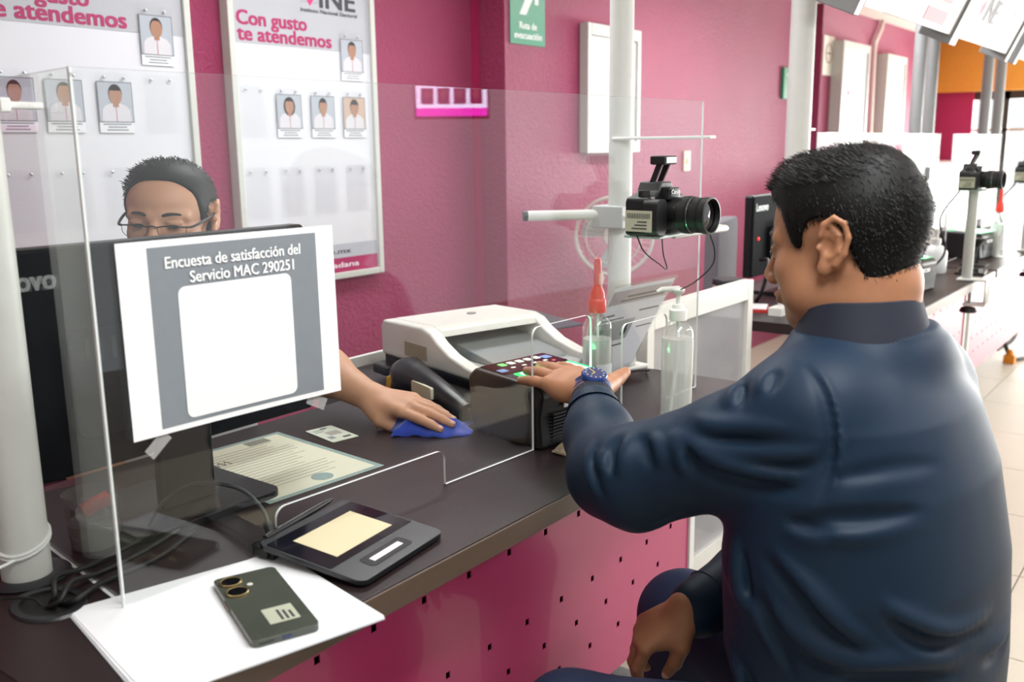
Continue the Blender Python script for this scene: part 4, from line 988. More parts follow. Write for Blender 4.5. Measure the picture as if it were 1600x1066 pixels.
# ------------------------------------------------------------------ the customer in the navy jacket
cu = thing('person', 'seated person in navy bomber jacket with hand on the fingerprint scanner', 'person', (1.24, .33, 0))
cu.location = (0, 0, 0)
skin1 = skinmat('tan_skin', '#ad7858')
HF = (.09, .99); hx = frame((1.256, .411, 1.140), HF, R(8), R(0)) @ Matrix.Scale(.935, 4)
groups = [(head_shape(hx, 1.12), .010)]
for s in (-1, 1): groups.append((ear_shape(hx, s), .004))
nk = Shape(None, .02)
nb = hx @ Vector((-.025, 0, -.05)); nbt = Vector((1.245, .374, 1.005))
nk.cap(nb[:], nbt[:], .062, .068); nk.ell((hx @ Vector((.030, 0, -.098)))[:], (.045, .048, .030), (0, 0, 0)); nk.cap((hx @ Vector((-.05, 0, -.06)))[:], nbt[:], .05, .06)
groups.append((nk, .022))
TR = R(-9)
SL, SR = (1.115, .40, .935), (1.425, .345, .945)
EL, WL = (1.088, .660, .814), (1.262, .803, .877)
ERt, WRt = (1.47, .46, .66), (1.195, .590, .590)
tor = Shape(None, .03)
tor.loft([(.48, 1.235, .31, .14, .10), (.7, 1.23, .34, .155, .11), (.9, 1.24, .35, .15, .085), (.99, 1.255, .355, .07, .05)], ang=TR)
tor.cap(SL, EL, .042, .040); tor.cap(EL, WL, .040, .026); tor.cap(SR, ERt, .045, .042); tor.cap(ERt, WRt, .044, .027)
groups.append((tor, .03))
# left hand flat on the glowing platen
hd = Vector((.43, .90, .02)).normalized(); up_h = Vector((-.10, -.05, 1)).normalized(); yv = up_h.cross(hd).normalized()
hl = Matrix.Translation(WL) @ Matrix((hd, yv, hd.cross(yv))).transposed().to_4x4()
gl, tips_l = hand_groups(hl, -1, [(3, 4, 3), (2, 5, 3), (2, 5, 3), (4, 4, 3)], 1.5, [(.012, .022, -.004), (.036, .054, -.006), (.049, .078, -.004), (.056, .096, .0)], 1.10)
groups += gl
# right hand hanging between the thighs
hd2 = Vector((-.40, .66, -.58)).normalized(); bk2 = Vector((-.50, .25, .82)).normalized(); bk2 = (bk2-hd2*bk2.dot(hd2)).normalized(); yv2 = bk2.cross(hd2).normalized()
hr2 = Matrix.Translation(WRt) @ Matrix((hd2, yv2, bk2)).transposed().to_4x4()
gr, tips_r = hand_groups(hr2, 1, [(34, 24, 12), (40, 26, 14), (44, 28, 16), (48, 30, 16)], 1.0, [(.014, .022, -.008), (.040, .036, -.026), (.066, .038, -.046), (.090, .034, -.060)], .92)
groups += gr
V, F = surfnet(groups, .0026)
body1, _ = mesh_np('body', V, F, skin1, cu, 1)
nails(hl, tips_l, body1); nails(hr2, tips_r, body1, (0, .6, .55))
# jacket
navy = mat('navy_nylon', '#12263a', .55, var=.05, nscale=90, bump=.05, bscale=1500, spec=.22)
navy_rib = mat('navy_rib_knit', '#141a2b', .75, var=.1, nscale=300)
jk = Shape(None, .035)
jk.loft([(.38, 1.218, .312, .172, .135), (.45, 1.218, .318, .178, .140), (.53, 1.218, .326, .192, .152), (.62, 1.218, .338, .208, .163), (.75, 1.222, .346, .217, .160), (.86, 1.230, .354, .211, .143), (.94, 1.236, .362, .190, .120), (.99, 1.240, .372, .145, .096), (1.03, 1.246, .378, .088, .078)], ang=TR)
jk.ell((1.125, .395, .965), (.082, .072, .046), (0, R(-14), TR)); jk.ell((1.36, .352, .972), (.095, .072, .048), (0, R(17), TR)); jk.ell((1.262, .322, .998), (.085, .048, .040), (R(-20), 0, TR))
armL = Shape(None, .02)
armL.cap((1.125, .39, .936), (1.100, .48, .886), .080, .073); armL.cap((1.100, .48, .886), (1.084, .62, .824), .072, .069); armL.cap((1.084, .62, .824), (1.104, .665, .814), .069, .064, .02)
armL.cap((1.104, .668, .814), (1.178, .736, .838), .061, .053, .02); armL.cap((1.178, .736, .838), (1.226, .776, .859), .053, .042, .015)
armR = Shape(None, .02)
armR.cap((1.40, .345, .925), (1.47, .44, .68), .080, .070); armR.cap((1.47, .44, .68), (1.31, .54, .61), .066, .056); armR.cap((1.31, .54, .61), (1.215, .583, .585), .055, .044)
folds = Shape(None, .010)
def fold(pts, r, k=.016): JF.append((np.array([q[:] for q in spline(pts, 5)], f32), r, k))
JF = []
# creases of the jacket: (points, height, width, groove offset)
CREASES = [
 ([(1.0513, .5184, .9342), (1.0375, .4839, .9318), (1.0366, .4485, .9365), (1.0333, .3882, .9462)], .007, .012, (0, 0, -.016)),
 ([(1.0413, .5341, .9139), (1.0258, .5003, .9015), (1.0249, .4588, .8902), (1.0298, .409, .8884), (1.0307, .3687, .8949)], .010, .012, (0, 0, -.017)),
 ([(1.0264, .4871, .9088), (1.0289, .444, .9073), (1.032, .3861, .9136), (1.0376, .3533, .9246)], .006, .010, (0, 0, -.014)),
 ([(1.0492, .6102, .894), (1.0264, .6042, .8731), (1.0134, .6066, .8439)], .009, .011, (0, .015, 0)),
 ([(1.0452, .5773, .9009), (1.0309, .5543, .89), (1.0229, .5449, .8677)], .009, .011, (0, .016, -.004)),
 ([(1.044, .5473, .9108), (1.0273, .5232, .8946), (1.021, .5137, .8628)], .008, .012, (0, -.015, .0)),
 ([(1.0332, .6417, .8729), (1.0134, .6193, .8457)], .007, .010, (0, -.014, 0)),
 ([(1.0182, .3542, .8499), (1.033, .3048, .8529), (1.0942, .2482, .8583)], -.009, .011, (0, 0, -.018)),
 ([(1.0342, .3386, .8932), (1.0763, .2836, .9053), (1.1432, .2453, .9018)], -.004, .010, (0, 0, -.018)),
 ([(1.0998, .4095, 1.0156), (1.0649, .3669, .9947), (1.0479, .3469, .9574), (1.0394, .3414, .9118), (1.023, .345, .8667)], -.0045, .006, (0, -.012, 0)),
 ([(1.0154, .3913, .7997), (1.0076, .3461, .7687), (1.0109, .3101, .7362), (1.0286, .2719, .7106)], .009, .011, (0, .012, -.012)),
 ([(1.0108, .395, .7484), (1.0075, .367, .7149), (1.0083, .3259, .6939), (1.0182, .2901, .6885)], .010, .012, (0, .010, -.014)),
 ([(1.0348, .2701, .7634), (1.0549, .2441, .7379), (1.1038, .2109, .7143), (1.1843, .1869, .715)], .010, .012, (0, 0, -.017)),
 ([(1.0376, .2619, .7437), (1.0758, .226, .7091), (1.1566, .1918, .7054)], -.007, .010, (0, 0, -.018)),
 ([(1.0131, .3041, .6821), (1.0376, .2597, .6905), (1.1149, .2046, .6784)], .011, .013, (0, 0, -.019)),
 ([(1.0413, .451, .7925), (1.0308, .4427, .7452), (1.0248, .4253, .6889)], .008, .011, (0, -.016, 0)),
 ([(1.0184, .3819, .8393), (1.0229, .3199, .8365)], -.006, .009, (0, 0, -.014)),
 ([(1.0571, .6721, .8718), (1.0257, .659, .8465), (1.0126, .6333, .8109)], .007, .010, (0, -.013, 0)),
 ([(1.0912, .4803, .9737), (1.0504, .4695, .9515)], .008, .011, (0, -.016, .003)),
 ([(1.081, .4351, .9983), (1.0513, .4337, .9729)], .006, .010, (0, -.014, .004)),
 ([(1.0653, .4774, .7424), (1.0179, .4125, .7112), (1.0104, .3668, .6542)], .009, .011, (0, -.012, -.008)),
 ([(1.02, .36, .64), (1.03, .29, .62), (1.10, .21, .60), (1.20, .18, .61)], .010, .013, (0, 0, -.018)),
 ([(1.06, .46, .65), (1.03, .43, .60), (1.04, .40, .55)], .009, .012, (0, -.016, 0)),
 ([(1.15, .20, .67), (1.22, .18, .665), (1.30, .19, .68)], .008, .011, (0, 0, -.016)),
 ([(1.05, .53, .79), (1.06, .60, .765), (1.09, .66, .76)], .006, .010, (0, 0, .014)),
]
for pts, r_, k_, off in CREASES:
    fold(pts, r_*1.4, k_*.82); fold([tuple(a+b_ for a, b_ in zip(p, off)) for p in pts], -r_*1.1, k_*.75)
NOISE_SEED = np.random.default_rng(11).normal(0, 1, (14, 3)) 
def jacket_post(P, D):
    """creases: a smooth ridge or groove along each line, fading out at both ends"""
    near = np.abs(D) < .05
    for L_, r, k in JF:
        m = np.all((P > L_.min(0)-.05) & (P < L_.max(0)+.05), axis=1) & near
        if not m.any(): continue
        q = P[m]; best = np.full(len(q), 9., f32); tt = np.zeros(len(q), f32); n = len(L_)-1
        for i in range(n):
            a, ab = L_[i], L_[i+1]-L_[i]; h = np.clip(((q-a) @ ab)/max(float(ab @ ab), 1e-9), 0, 1); v = q-a-h[:, None]*ab; d2 = (v*v).sum(1); u = d2 < best; best[u] = d2[u]; tt[u] = (i+h[u])/n
        fade = np.sin(np.pi*np.clip(tt, 0.02, .98))**.8; kk = k*(.6+.6*fade)
        D[m] -= r*fade*np.exp(-best/(kk*kk))
    return D
jgroups = [(jk, .02), (armL, .030), (armR, .030)]
V, F = surfnet(jgroups, .0036, jacket_post)
jacket, _ = mesh_np('jacket', V, F, navy, cu, 2)
# ribbed collar and cuffs
def rib_band(name, c0, c1, prof, n=72, rib=.0012, m=navy_rib, parent=cu, squash=1.0, front_drop=0, fdir=None):
    ax = (Vector(c1)-Vector(c0)); L = ax.length; ax.normalize(); ref = Vector((0, 0, 1)) if abs(ax.z) < .8 else Vector(fdir or (0, 1, 0)); ref = (ref-ax*ref.dot(ax)).normalized(); bi = ax.cross(ref)
    V = []; F = []
    for r, t_ in prof:
        for k_ in range(n*2):
            g = math.pi*k_/n; rr = r+(rib if k_ % 2 else 0); h_ = t_*L - front_drop*max(0, math.cos(g))**2*t_
            V.append((Vector(c0)+ax*h_+rr*(math.cos(g)*ref+squash*math.sin(g)*bi))[:])
    q = n*2
    for i in range(len(prof)-1):
        for k_ in range(q): F.append((i*q+k_, i*q+(k_+1) % q, (i+1)*q+(k_+1) % q, (i+1)*q+k_))
    b = MB(); b.add(V, F); return b.build(name, m, parent, smooth=True)
rib_band('collar', (1.245, .376, 1.004), (1.248, .381, 1.070), [(.094, -.15), (.087, .2), (.078, .7), (.073, 1), (.070, 1.02), (.068, .95), (.073, .3)], 90, .0007, squash=1.08, front_drop=.022, fdir=(0, 1, 0))
rib_band('cuff', (1.216, .768, .856), (1.253, .796, .871), [(.046, -.1), (.038, .1), (.0345, .6), (.034, 1), (.031, 1.02), (.030, .6)], 48, .0009)
rib_band('cuff', (1.235, .575, .590), (1.204, .587, .583), [(.048, -.1), (.041, .1), (.037, .6), (.036, 1), (.033, 1.02), (.031, .6)], 48, .0009)
# jeans and shoes
jeans = mat('dark_denim', '#1d2a4a', .8, var=.18, nscale=500, bump=.2, bscale=1400)
lg = Shape(None, .03)
lg.cap((1.15, .34, .46), (1.00, .67, .472), .088, .070); lg.cap((1.00, .67, .472), (.995, .665, .11), .066, .060); lg.cap((1.31, .34, .475), (1.365, .68, .478), .100, .074); lg.cap((1.365, .68, .478), (1.36, .67, .11), .072, .062)
lg.ell((1.23, .30, .47), (.19, .14, .10))
V, F = surfnet([(lg, .02)], .007)
mesh_np('jeans', V, F, jeans, cu, 2)
for sx in (.995, 1.36):
    b = MB(); b.tube([(sx, .60, .05), (sx, .66, .052), (sx, .74, .045), (sx, .80, .034), (sx, .835, .028)], [.040, .046, .044, .036, .022], 16); b.build('shoe', mat('black_leather', '#141314', .4), cu, smooth=True)
# hair
hp = [(.100, .085), (.080, .073), (.060, .058), (.050, .035), (.044, .010), (.036, -.002), (.026, .002), (.022, .020), (.012, .036), (-.004, .040), (-.026, .036), (-.036, .012), (-.042, -.020), (-.052, -.050), (-.075, -.072), (-.14, -.078), (-.14, .16), (.12, .16)]
ho, HV = hair_on(hx, hp, [((.028, 0, .078), (.066, .062, .052)), ((-.03, 0, .085), (.07, .06, .046))], .0030, hair_black, cu, .0065)
def hdir(p, n_):
    if p[2] > .085: return np.array((.9, 0, .2))+n_*.35
    return np.array((-.35, 0, -.85))+n_*.18
strands('hair_strands', HV, hx, hair_black, ho, 13000, lambda p: .0125 if p[2] > .085 else (.008 if p[2] > .03 else .005), hdir, lambda L: L[:, 2] > -.08, .0005)
# eyebrow
for s in (-1, 1):
    pts = [(.094, s*.014, .0185), (.0925, s*.026, .0235), (.085, s*.040, .0225), (.075, s*.050, .017)]
    MB().tube([(hx @ Vector(p))[:] for p in spline(pts, 4)], [.002]+[.0034]*5+[.0028]*6+[.001], 8).build('eyebrow', hair_black, cu, smooth=True)
    MB().ell((0, 0, 0), (.0035, .011, .0022), 12, 8, hx @ Matrix.Translation((.0885, s*.033, -.002))).build('eye', mat('dark_eye', '#1b1210', .15), cu, smooth=True)
# wristwatch
wt = bpy.data.objects.new('wristwatch', None); COL.objects.link(wt); wt.parent = cu
ax = (Vector(WL)-Vector(EL)).normalized(); wc = Vector(WL)+ax*.004; upw = Vector((-.12, -.25, 1)); upw = (upw-ax*upw.dot(ax)).normalized(); sdw = upw.cross(ax)
mw = Matrix.Translation(wc) @ Matrix((ax, sdw, upw)).transposed().to_4x4()
blue_strap = mat('blue_strap', '#20386e', .4)
ring = [(mw @ Vector((0, .031*math.cos(g), .0265*math.sin(g))))[:] for g in [2*math.pi*k_/40 for k_ in range(40)]]
b = MB()
for dx in (-.008, -.004, 0, .004, .008): b.tube([(Vector(p)+ax*dx)[:] for p in ring], .0028, 8, closed=True)
b.build('strap', blue_strap, wt, smooth=True)
cse = mw @ Matrix.Translation((0, 0, .026))
MB().lathe([(.0195, -.004), (.0215, 0), (.0215, .006), (.0195, .0085), (.0175, .0088)], 36, cse).build('watch_case', mat('blue_case', '#1f3a78', .3), wt, smooth=True)
MB().lathe([(.0178, .0086), (.0178, .0091)], 36, cse).build('dial', mat('watch_dial', '#3c3f66', .3, var=.3, nscale=300), wt)
for k_ in range(12):
    g = 2*math.pi*k_/12; MB().box(.0135, -.0007, .0091, .0165, .0007, .0096, cse @ Matrix.Rotation(g, 4, 'Z')).build('hour_mark', mat('silver_mark', '#d8dadd', .3), wt)
for g, l_ in ((.6, .012), (2.4, .009)): MB().box(0, -.0006, .0097, l_, .0006, .0101, cse @ Matrix.Rotation(g, 4, 'Z')).build('watch_hand', mat('gold_hand', '#e0d27a', .3), wt)
# stool under the customer
stl = thing('stool', 'black padded stool under the seated customer', 'stool', (1.23, .31, 0))
MB().lathe([(.17, .345), (.185, .352), (.185, .372), (.175, .380), (.10, .384)], 28).build('seat', black_pl, stl, smooth=True)
MB().lathe([(.025, .03), (.025, .348)], 16).build('column', chrome, stl, smooth=True)
for k_ in range(5): MB().tube([(0, 0, .05), (.24*math.cos(k_*1.2566), .24*math.sin(k_*1.2566), .02)], .014, 8).build('foot', black_pl, stl, smooth=True)

# ------------------------------------------------------------------ the clerk with glasses
cl = thing('person', 'person with dark-rimmed glasses behind the partition wiping the desk, face half hidden by the sheet', 'person', (0, 0, 0))
skin2 = skinmat('light_tan_skin', '#cb997c')
hx2 = frame((1.012, 1.556, 1.150), (-.78, -.62), R(4), R(-3)) @ Matrix.Diagonal((.93, .93, .80, 1))
g2 = [(head_shape(hx2, 1.0), .010)]
for s in (-1, 1): g2.append((ear_shape(hx2, s), .004))
n2 = Shape(None, .02); n2.cap((hx2 @ Vector((-.02, 0, -.06)))[:], (1.06, 1.62, 1.0), .056, .062); g2.append((n2, .02))
t2 = Shape(None, .03); W2, E2, S2 = (1.238, 1.290, .800), (1.255, 1.53, .875), (1.20, 1.60, .97)
t2.loft([(.48, 1.05, 1.66, .15, .10), (.75, 1.05, 1.66, .16, .105), (.93, 1.055, 1.64, .16, .09), (1.0, 1.06, 1.63, .08, .06)], ang=R(15))
t2.cap(S2, E2, .050, .046); t2.cap(E2, (1.245, 1.42, .832), .047, .044); t2.cap((1.245, 1.42, .832), W2, .043, .027); t2.cap((.90, 1.60, .95), (.84, 1.62, .72), .045, .04); t2.cap((.84, 1.62, .72), (.93, 1.50, .60), .038, .027)
g2.append((t2, .03))
hd3 = Vector((.20, -.97, -.10)).normalized(); b3 = Vector((-.18, -.05, 1)).normalized(); b3 = (b3-hd3*b3.dot(hd3)).normalized(); y3 = b3.cross(hd3).normalized()
h3 = Matrix.Translation(W2) @ Matrix((hd3, y3, b3)).transposed().to_4x4()
gg, tips3 = hand_groups(h3, -1, [(7, 5, 4), (6, 6, 4), (7, 6, 4), (9, 6, 4)], .25, [(.016, .022, -.008), (.044, .036, -.022), (.066, .034, -.030), (.086, .026, -.032)], 1.0)
g2 += gg
h4 = Matrix.Translation((.93, 1.50, .60)) @ Matrix.Rotation(R(-60), 4, 'Z')
gg4, tips4 = hand_groups(h4, 1, [(14, 12, 8), (12, 14, 8), (14, 14, 8), (16, 14, 8)], 1.0, None, 1.0)
g2 += gg4
V, F = surfnet(g2, .0030)
body2, _ = mesh_np('body', V, F, skin2, cl, 1)
nails(h3, tips3, body2); nails(h4, tips4, body2)
sh2 = Shape(None, .03)
sh2.loft([(.45, 1.05, 1.66, .175, .125), (.75, 1.05, 1.66, .19, .13), (.92, 1.055, 1.645, .185, .112), (.99, 1.06, 1.63, .12, .085), (1.03, 1.06, 1.625, .075, .070)], ang=R(15))
sh2.cap((1.19, 1.61, .965), (1.235, 1.555, .91), .068, .062); sh2.cap((.91, 1.60, .95), (.86, 1.61, .84), .066, .060)
V, F = surfnet([(sh2, .02)], .007)
mesh_np('shirt', V, F, mat('white_cotton', '#dcdde2', .8, bump=.1, bscale=700), cl, 2)
tr2 = Shape(None, .03); tr2.cap((.99, 1.68, .50), (.93, 1.30, .50), .09, .07); tr2.cap((1.13, 1.66, .50), (1.09, 1.28, .50), .09, .07); tr2.cap((.93, 1.30, .50), (.93, 1.32, .05), .065, .055); tr2.cap((1.09, 1.28, .50), (1.09, 1.30, .05), .065, .055); tr2.ell((1.06, 1.68, .49), (.17, .13, .09))
V, F = surfnet([(tr2, .02)], .009)
mesh_np('trousers', V, F, mat('dark_trousers', '#23242b', .8), cl, 2)
hp2 = [(.100, .120), (.084, .099), (.062, .090), (.050, .062), (.046, .030), (.036, .004), (.028, -.006), (.018, .006), (.012, .034), (-.004, .040), (-.026, .036), (-.036, .012), (-.042, -.030), (-.075, -.07), (-.14, -.075), (-.14, .16), (.12, .16)]
ho2, HV2 = hair_on(hx2, hp2, [((.005, 0, .075), (.066, .064, .050))], .0032, hair_black, cl, .0045)
strands('hair_strands', HV2, hx2, hair_black, ho2, 4200, lambda p: .034 if p[2] > .06 else .012, lambda p, n_: np.array((-.85, -.45, .0))+n_*.12 if p[2] > .05 else np.array((-.6, 0, -.6))+n_*.10, lambda L: L[:, 2] > -.07, .0008, jit=.12)
for s in (-1, 1):
    pts = [(.094, s*.014, .0185), (.0925, s*.026, .0230), (.085, s*.040, .0225), (.075, s*.050, .017)]
    MB().tube([(hx2 @ Vector(p))[:] for p in spline(pts, 4)], [.0015]+[.0028]*5+[.0022]*6+[.001], 8).build('eyebrow', mat('soft_black_hair', '#2a211e', .6), cl, smooth=True)
    MB().ell((0, 0, 0), (.0040, .0110, .0050), 12, 8, hx2 @ Matrix.Translation((.0885, s*.033, -.005))).build('eye', _M['dark_eye'], cl, smooth=True)
gs = bpy.data.objects.new('glasses', None); COL.objects.link(gs); gs.parent = cl
gfm = mat('glasses_black', '#1a1a1d', .35, .3)
def HX(p): return (hx2 @ Vector(p))[:]
for s in (-1, 1):
    top = [(.1075, s*.009, -.004), (.108, s*.022, -.001), (.105, s*.042, -.001), (.098, s*.060, -.003)]
    MB().tube([HX(p) for p in spline(top, 4)], .0014, 8).build('rim', gfm, gs, smooth=True)
    low = [(.1075, s*.009, -.004), (.107, s*.012, -.020), (.107, s*.026, -.030), (.104, s*.044, -.029), (.099, s*.058, -.018), (.098, s*.060, -.003)]
    MB().tube([HX(p) for p in spline(low, 4)], .0006, 6).build('lower_rim', gfm, gs, smooth=True)
    MB().tube([HX(p) for p in spline([(.098, s*.060, -.003), (.085, s*.070, -.002), (.03, s*.0805, .006), (-.012, s*.083, .012)], 4)], [.0022]*5+[.0026]*8, 8).build('temple', gfm, gs, smooth=True)
    b = MB(); q = [HX(p) for p in spline(top, 3)]+[HX(p) for p in reversed(spline(low, 3))][1:-1]; b.add(q, [tuple(range(len(q)))]); b.build('lens', glassmat('spectacle_lens', (.97, .97, .97), .05, .6), gs)
MB().tube([HX(p) for p in spline([(.1075, .009, -.004), (.110, 0, -.001), (.1075, -.009, -.004)], 4)], .0014, 8).build('bridge', gfm, gs, smooth=True)
# clerk's chair
ch = thing('office_chair', 'dark office chair carrying the clerk', 'chair', (1.06, 1.70, 0))
MB().prism(rrect(-.22, -.22, .22, .20, .05), .38, .425).build('seat', dark_pl, ch, bevel=.012)
MB().prism(rrect(-.19, .50, .19, .86, .05), -.22, -.19, WALLROT).build('backrest', dark_pl, ch, bevel=.01)
MB().tube([(0, 0, .05), (0, 0, .39)], .025, 12).build('column', chrome, ch, smooth=True)
MB().tube(spline([(0, .1, .40), (0, .22, .42), (0, .215, .55)]), .015, 8).build('back_arm', black_pl, ch, smooth=True)
for k_ in range(5): MB().tube([(0, 0, .07), (.25*math.cos(k_*1.2566), .25*math.sin(k_*1.2566), .03)], .015, 8).build('foot', black_pl, ch, smooth=True)
# ------------------------------------------------------------------ the room beyond
mo2 = monitor('black monitor seen from behind on the next counter, beside the customer\'s face', (3.27, 1.30, DZ), 0, .54, .275, .075)
MB().ell((-.225, -.021, .205), (.006, .003, .006)).build('red_light', mat('red_led', '#ff2020', .3, emit=2), mo2, smooth=True)
# swing gate between the desks
gt = thing('swing_gate', 'white framed low gate with grey pane between the two counters', 'gate', (1.965, 1.11, 0))
gw, gz0, gz1 = .62, .10, .885
for nm, bx in (('stile', (0, gz0, .035, gz1)), ('stile', (gw-.035, gz0, gw, gz1)), ('rail', (.035, gz0, gw-.035, gz0+.05)), ('rail', (.035, gz1-.055, gw-.035, gz1))):
    MB().box(bx[0], -.016, bx[1], bx[2], .016, bx[3]).build(nm, white_pl, gt, bevel=.002)
MB().box(.03, -.004, gz0+.04, gw-.03, .004, gz1-.05).build('pane', glassmat('grey_pane', (.86, .86, .87), .06, .5, haze=.55, hcol=(.52, .52, .54)), gt)
ps = thing('gate_post', 'white floor post with bolted round base plate by the gate', 'post', (2.63, 1.19, 0))
MB().lathe([(.022, .012), (.022, .60)], 20).build('tube', white_metal, ps, smooth=True)
MB().lathe([(.085, 0), (.085, .010), (.080, .013)], 32).build('base_plate', mat('plate_grey', '#b9b6ae', .4), ps, smooth=True)
for k_ in range(4): MB().lathe([(.011, .013), (.010, .020), (.004, .022)], 12, Matrix.Translation((.06*math.cos(.785+k_*1.571), .06*math.sin(.785+k_*1.571), 0))).build('bolt', chrome, ps, smooth=True)
# pedestal fan
fn = thing('pedestal_fan', 'white pedestal fan behind the camera pole', 'fan', (3.585, 2.17, 0), R(-62))
fw_ = mat('fan_ivory', '#dfdcd4', .45)
def ringpts(r, y, n=36, z=.88): return [(r*math.cos(2*math.pi*k_/n), y, z+r*math.sin(2*math.pi*k_/n)) for k_ in range(n)]
for r_, y_ in ((.170, 0), (.168, -.03), (.12, -.055), (.165, .03)): MB().tube(ringpts(r_, y_), .006 if r_ > .166 else .003, 6, closed=True).build('guard_ring', fw_, fn, smooth=True)
for k_ in range(36):
    g = 2*math.pi*k_/36; MB().tube([(.03*math.cos(g), -.065, .88+.03*math.sin(g)), (.12*math.cos(g), -.055, .88+.12*math.sin(g)), (.170*math.cos(g), 0, .88+.170*math.sin(g))], .0013, 4).build('guard_wire', fw_, fn)
MB().lathe([(.04, .055), (.045, .06), (.04, .070)], 20, Matrix.Translation((0, 0, .88)) @ Matrix.Rotation(R(90), 4, 'X')).build('hub_cap', fw_, fn, smooth=True)
for k_ in range(3):
    g0 = 2*math.pi*k_/3
    MB().sheet(lambda u, v: ((.03+.115*u)*math.cos(g0+v*1.1), -.02+.03*v, .88+(.03+.115*u)*math.sin(g0+v*1.1)), 6, 6).build('blade', mat('fan_blade', '#c9cfd2', .3), fn, smooth=True)
MB().ell((0, .07, .88), (.06, .08, .06)).build('motor', fw_, fn, smooth=True)
MB().tube([(0, .06, .03), (0, .06, .84)], .016, 12).build('column', fw_, fn, smooth=True); MB().lathe([(.17, 0), (.17, .015), (.03, .035)], 28, Matrix.Translation((0, .06, 0))).build('base', fw_, fn, smooth=True)
tag(MB().tube(spline([(3.44, 2.13, .72), (3.40, 2.17, .55), (3.42, 2.23, .3), (3.48, 2.31, .02)]), .005, 6).build('fan_cord', fw_, None, smooth=True), 'pale cord hanging from the pedestal fan', 'cable')
# grey chair behind the camera
gc = thing('office_chair', 'grey upholstered office chair at the next counter, seen below the camera', 'chair', (3.36, 1.78, 0), R(15))
gfab = mat('grey_fabric', '#77747c', .85, bump=.2, bscale=600)
MB().prism(rrect(-.24, -.24, .24, .20, .06), .40, .46).build('seat', gfab, gc, bevel=.02)
MB().prism(rrect(-.215, .50, .215, .985, .05), -.02, .03, Matrix.Translation((0, -.20, 0)) @ WALLROT).build('backrest', gfab, gc, bevel=.015)
MB().tube([(0, 0, .06), (0, 0, .41)], .025, 12).build('column', chrome, gc, smooth=True)
MB().tube(spline([(0, -.05, .41), (0, -.17, .42), (0, -.18, .56)]), .018, 8).build('back_arm', black_pl, gc, smooth=True)
for k_ in range(5): MB().tube([(0, 0, .08), (.27*math.cos(k_*1.2566), .27*math.sin(k_*1.2566), .03)], .016, 8).build('foot', black_pl, gc, smooth=True)
# small things on the next counter
t = thing('round_tin', 'white round container with dark lid on the next counter', 'container', (2.93, 1.33, DZ))
MB().lathe([(.05, 0), (.05, .062)], 24).build('body', white_pl, t, smooth=True); MB().lathe([(.053, .062), (.053, .076), (.05, .080)], 24).build('lid', dark_pl, t, smooth=True)
tag(MB().prism(rrect(-.035, -.022, .035, .022, .005), 0, .024).build('power_adapter', white_pl, None, bevel=.004), 'small white adapter block on the next counter below the monitor', 'adapter'); bpy.data.objects['power_adapter'].location = (2.80, 1.10, DZ)
t = thing('notepad', 'small red notepad beside the white adapter', 'notepad', (2.84, 1.19, DZ), R(20)); MB().box(-.05, -.035, 0, .05, .035, .010).build('cover', mat('red_card', '#c8322e', .6), t); MB().box(-.047, -.032, .010, .047, .032, .013).build('pages', paper, t)
tag(MB().tube(spline([(2.98, 1.25, .755), (2.90, 1.2, .80), (2.86, 1.17, .86), (2.92, 1.19, .90), (3.0, 1.25, .89)]), .006, 8).build('monitor_cable', rubber, None, smooth=True), 'black cable looping below the next counter\'s monitor', 'cable')
def clamp_pole(label, x, y, zt):
    t = thing('camera_stand', label, 'stand', (x, y, DZ))
    MB().tube([(0, 0, .006), (0, 0, zt-DZ)], .019, 16).build('tube', mat('stand_grey', '#b4b4ae', .4), t, smooth=True)
    dy = -(y-.767)
    MB().box(-.035, dy-.045, .001, .035, .03, .008).box(-.035, dy-.045, -.085, .035, dy-.037, .001).box(-.035, dy-.045, -.093, .035, dy+.035, -.085).build('c_clamp', white_metal, t, bevel=.002)
    MB().tube([(0, dy+.018, -.115), (0, dy+.018, -.034)], .006, 10).build('clamp_screw', chrome, t, smooth=True)
    MB().lathe([(.030, -.122), (.032, -.116), (.026, -.104), (.012, -.100)], 20, Matrix.Translation((0, dy+.018, 0))).build('knob', rubber, t, smooth=True)
    MB().box(-.04, -.05, zt-DZ, .06, .05, zt-DZ+.006).build('mount_plate', _M['plate_pale'], t)
    return t
clamp_pole('grey camera stand clamped to the next counter\'s edge behind the customer', 3.90, .800, 1.086)
dslr('black camera on the clamped stand, right behind the customer\'s head', (3.90, .81, 1.092), R(-4), 1.0, cords=False)
clamp_pole('grey camera stand clamped to the farthest counter at the right edge', 5.10, .800, 1.07)
dslr('black camera at the right edge of the picture on the farthest stand', (5.10, .83, 1.076), R(-4), 1.0, cords=False)
dup(fp, (3.42, .87, DZ), R(-9), 'black fingerprint scanner on the next counter behind the customer\'s collar')
dup(fp, (4.62, .90, DZ), R(-9), 'small dark fingerprint scanner on the farthest counter')
t = thing('soap_bottle', 'white pump bottle on the next counter behind the customer', 'bottle', (4.06, .955, DZ))
lathe_part('bottle', [(.040, 0), (.044, .006), (.044, .085), (.030, .105), (.016, .112), (.016, .120)], mat('milky_plastic', '#e3e6e6', .4), t); lathe_part('cap', [(.018, .118), (.018, .136), (.010, .140)], white_pl, t)
lathe_part('pump_stem', [(.006, .138), (.006, .165), (.014, .169), (.012, .178)], white_pl, t); MB().tube([(.01, .004, .174), (-.02, .02, .176), (-.038, .030, .170)], [.007, .006, .004], 8).build('spout', white_pl, t, smooth=True)
t = thing('reader_stand', 'black crossed stand with dish top on the farthest counter', 'stand', (4.40, .875, DZ))
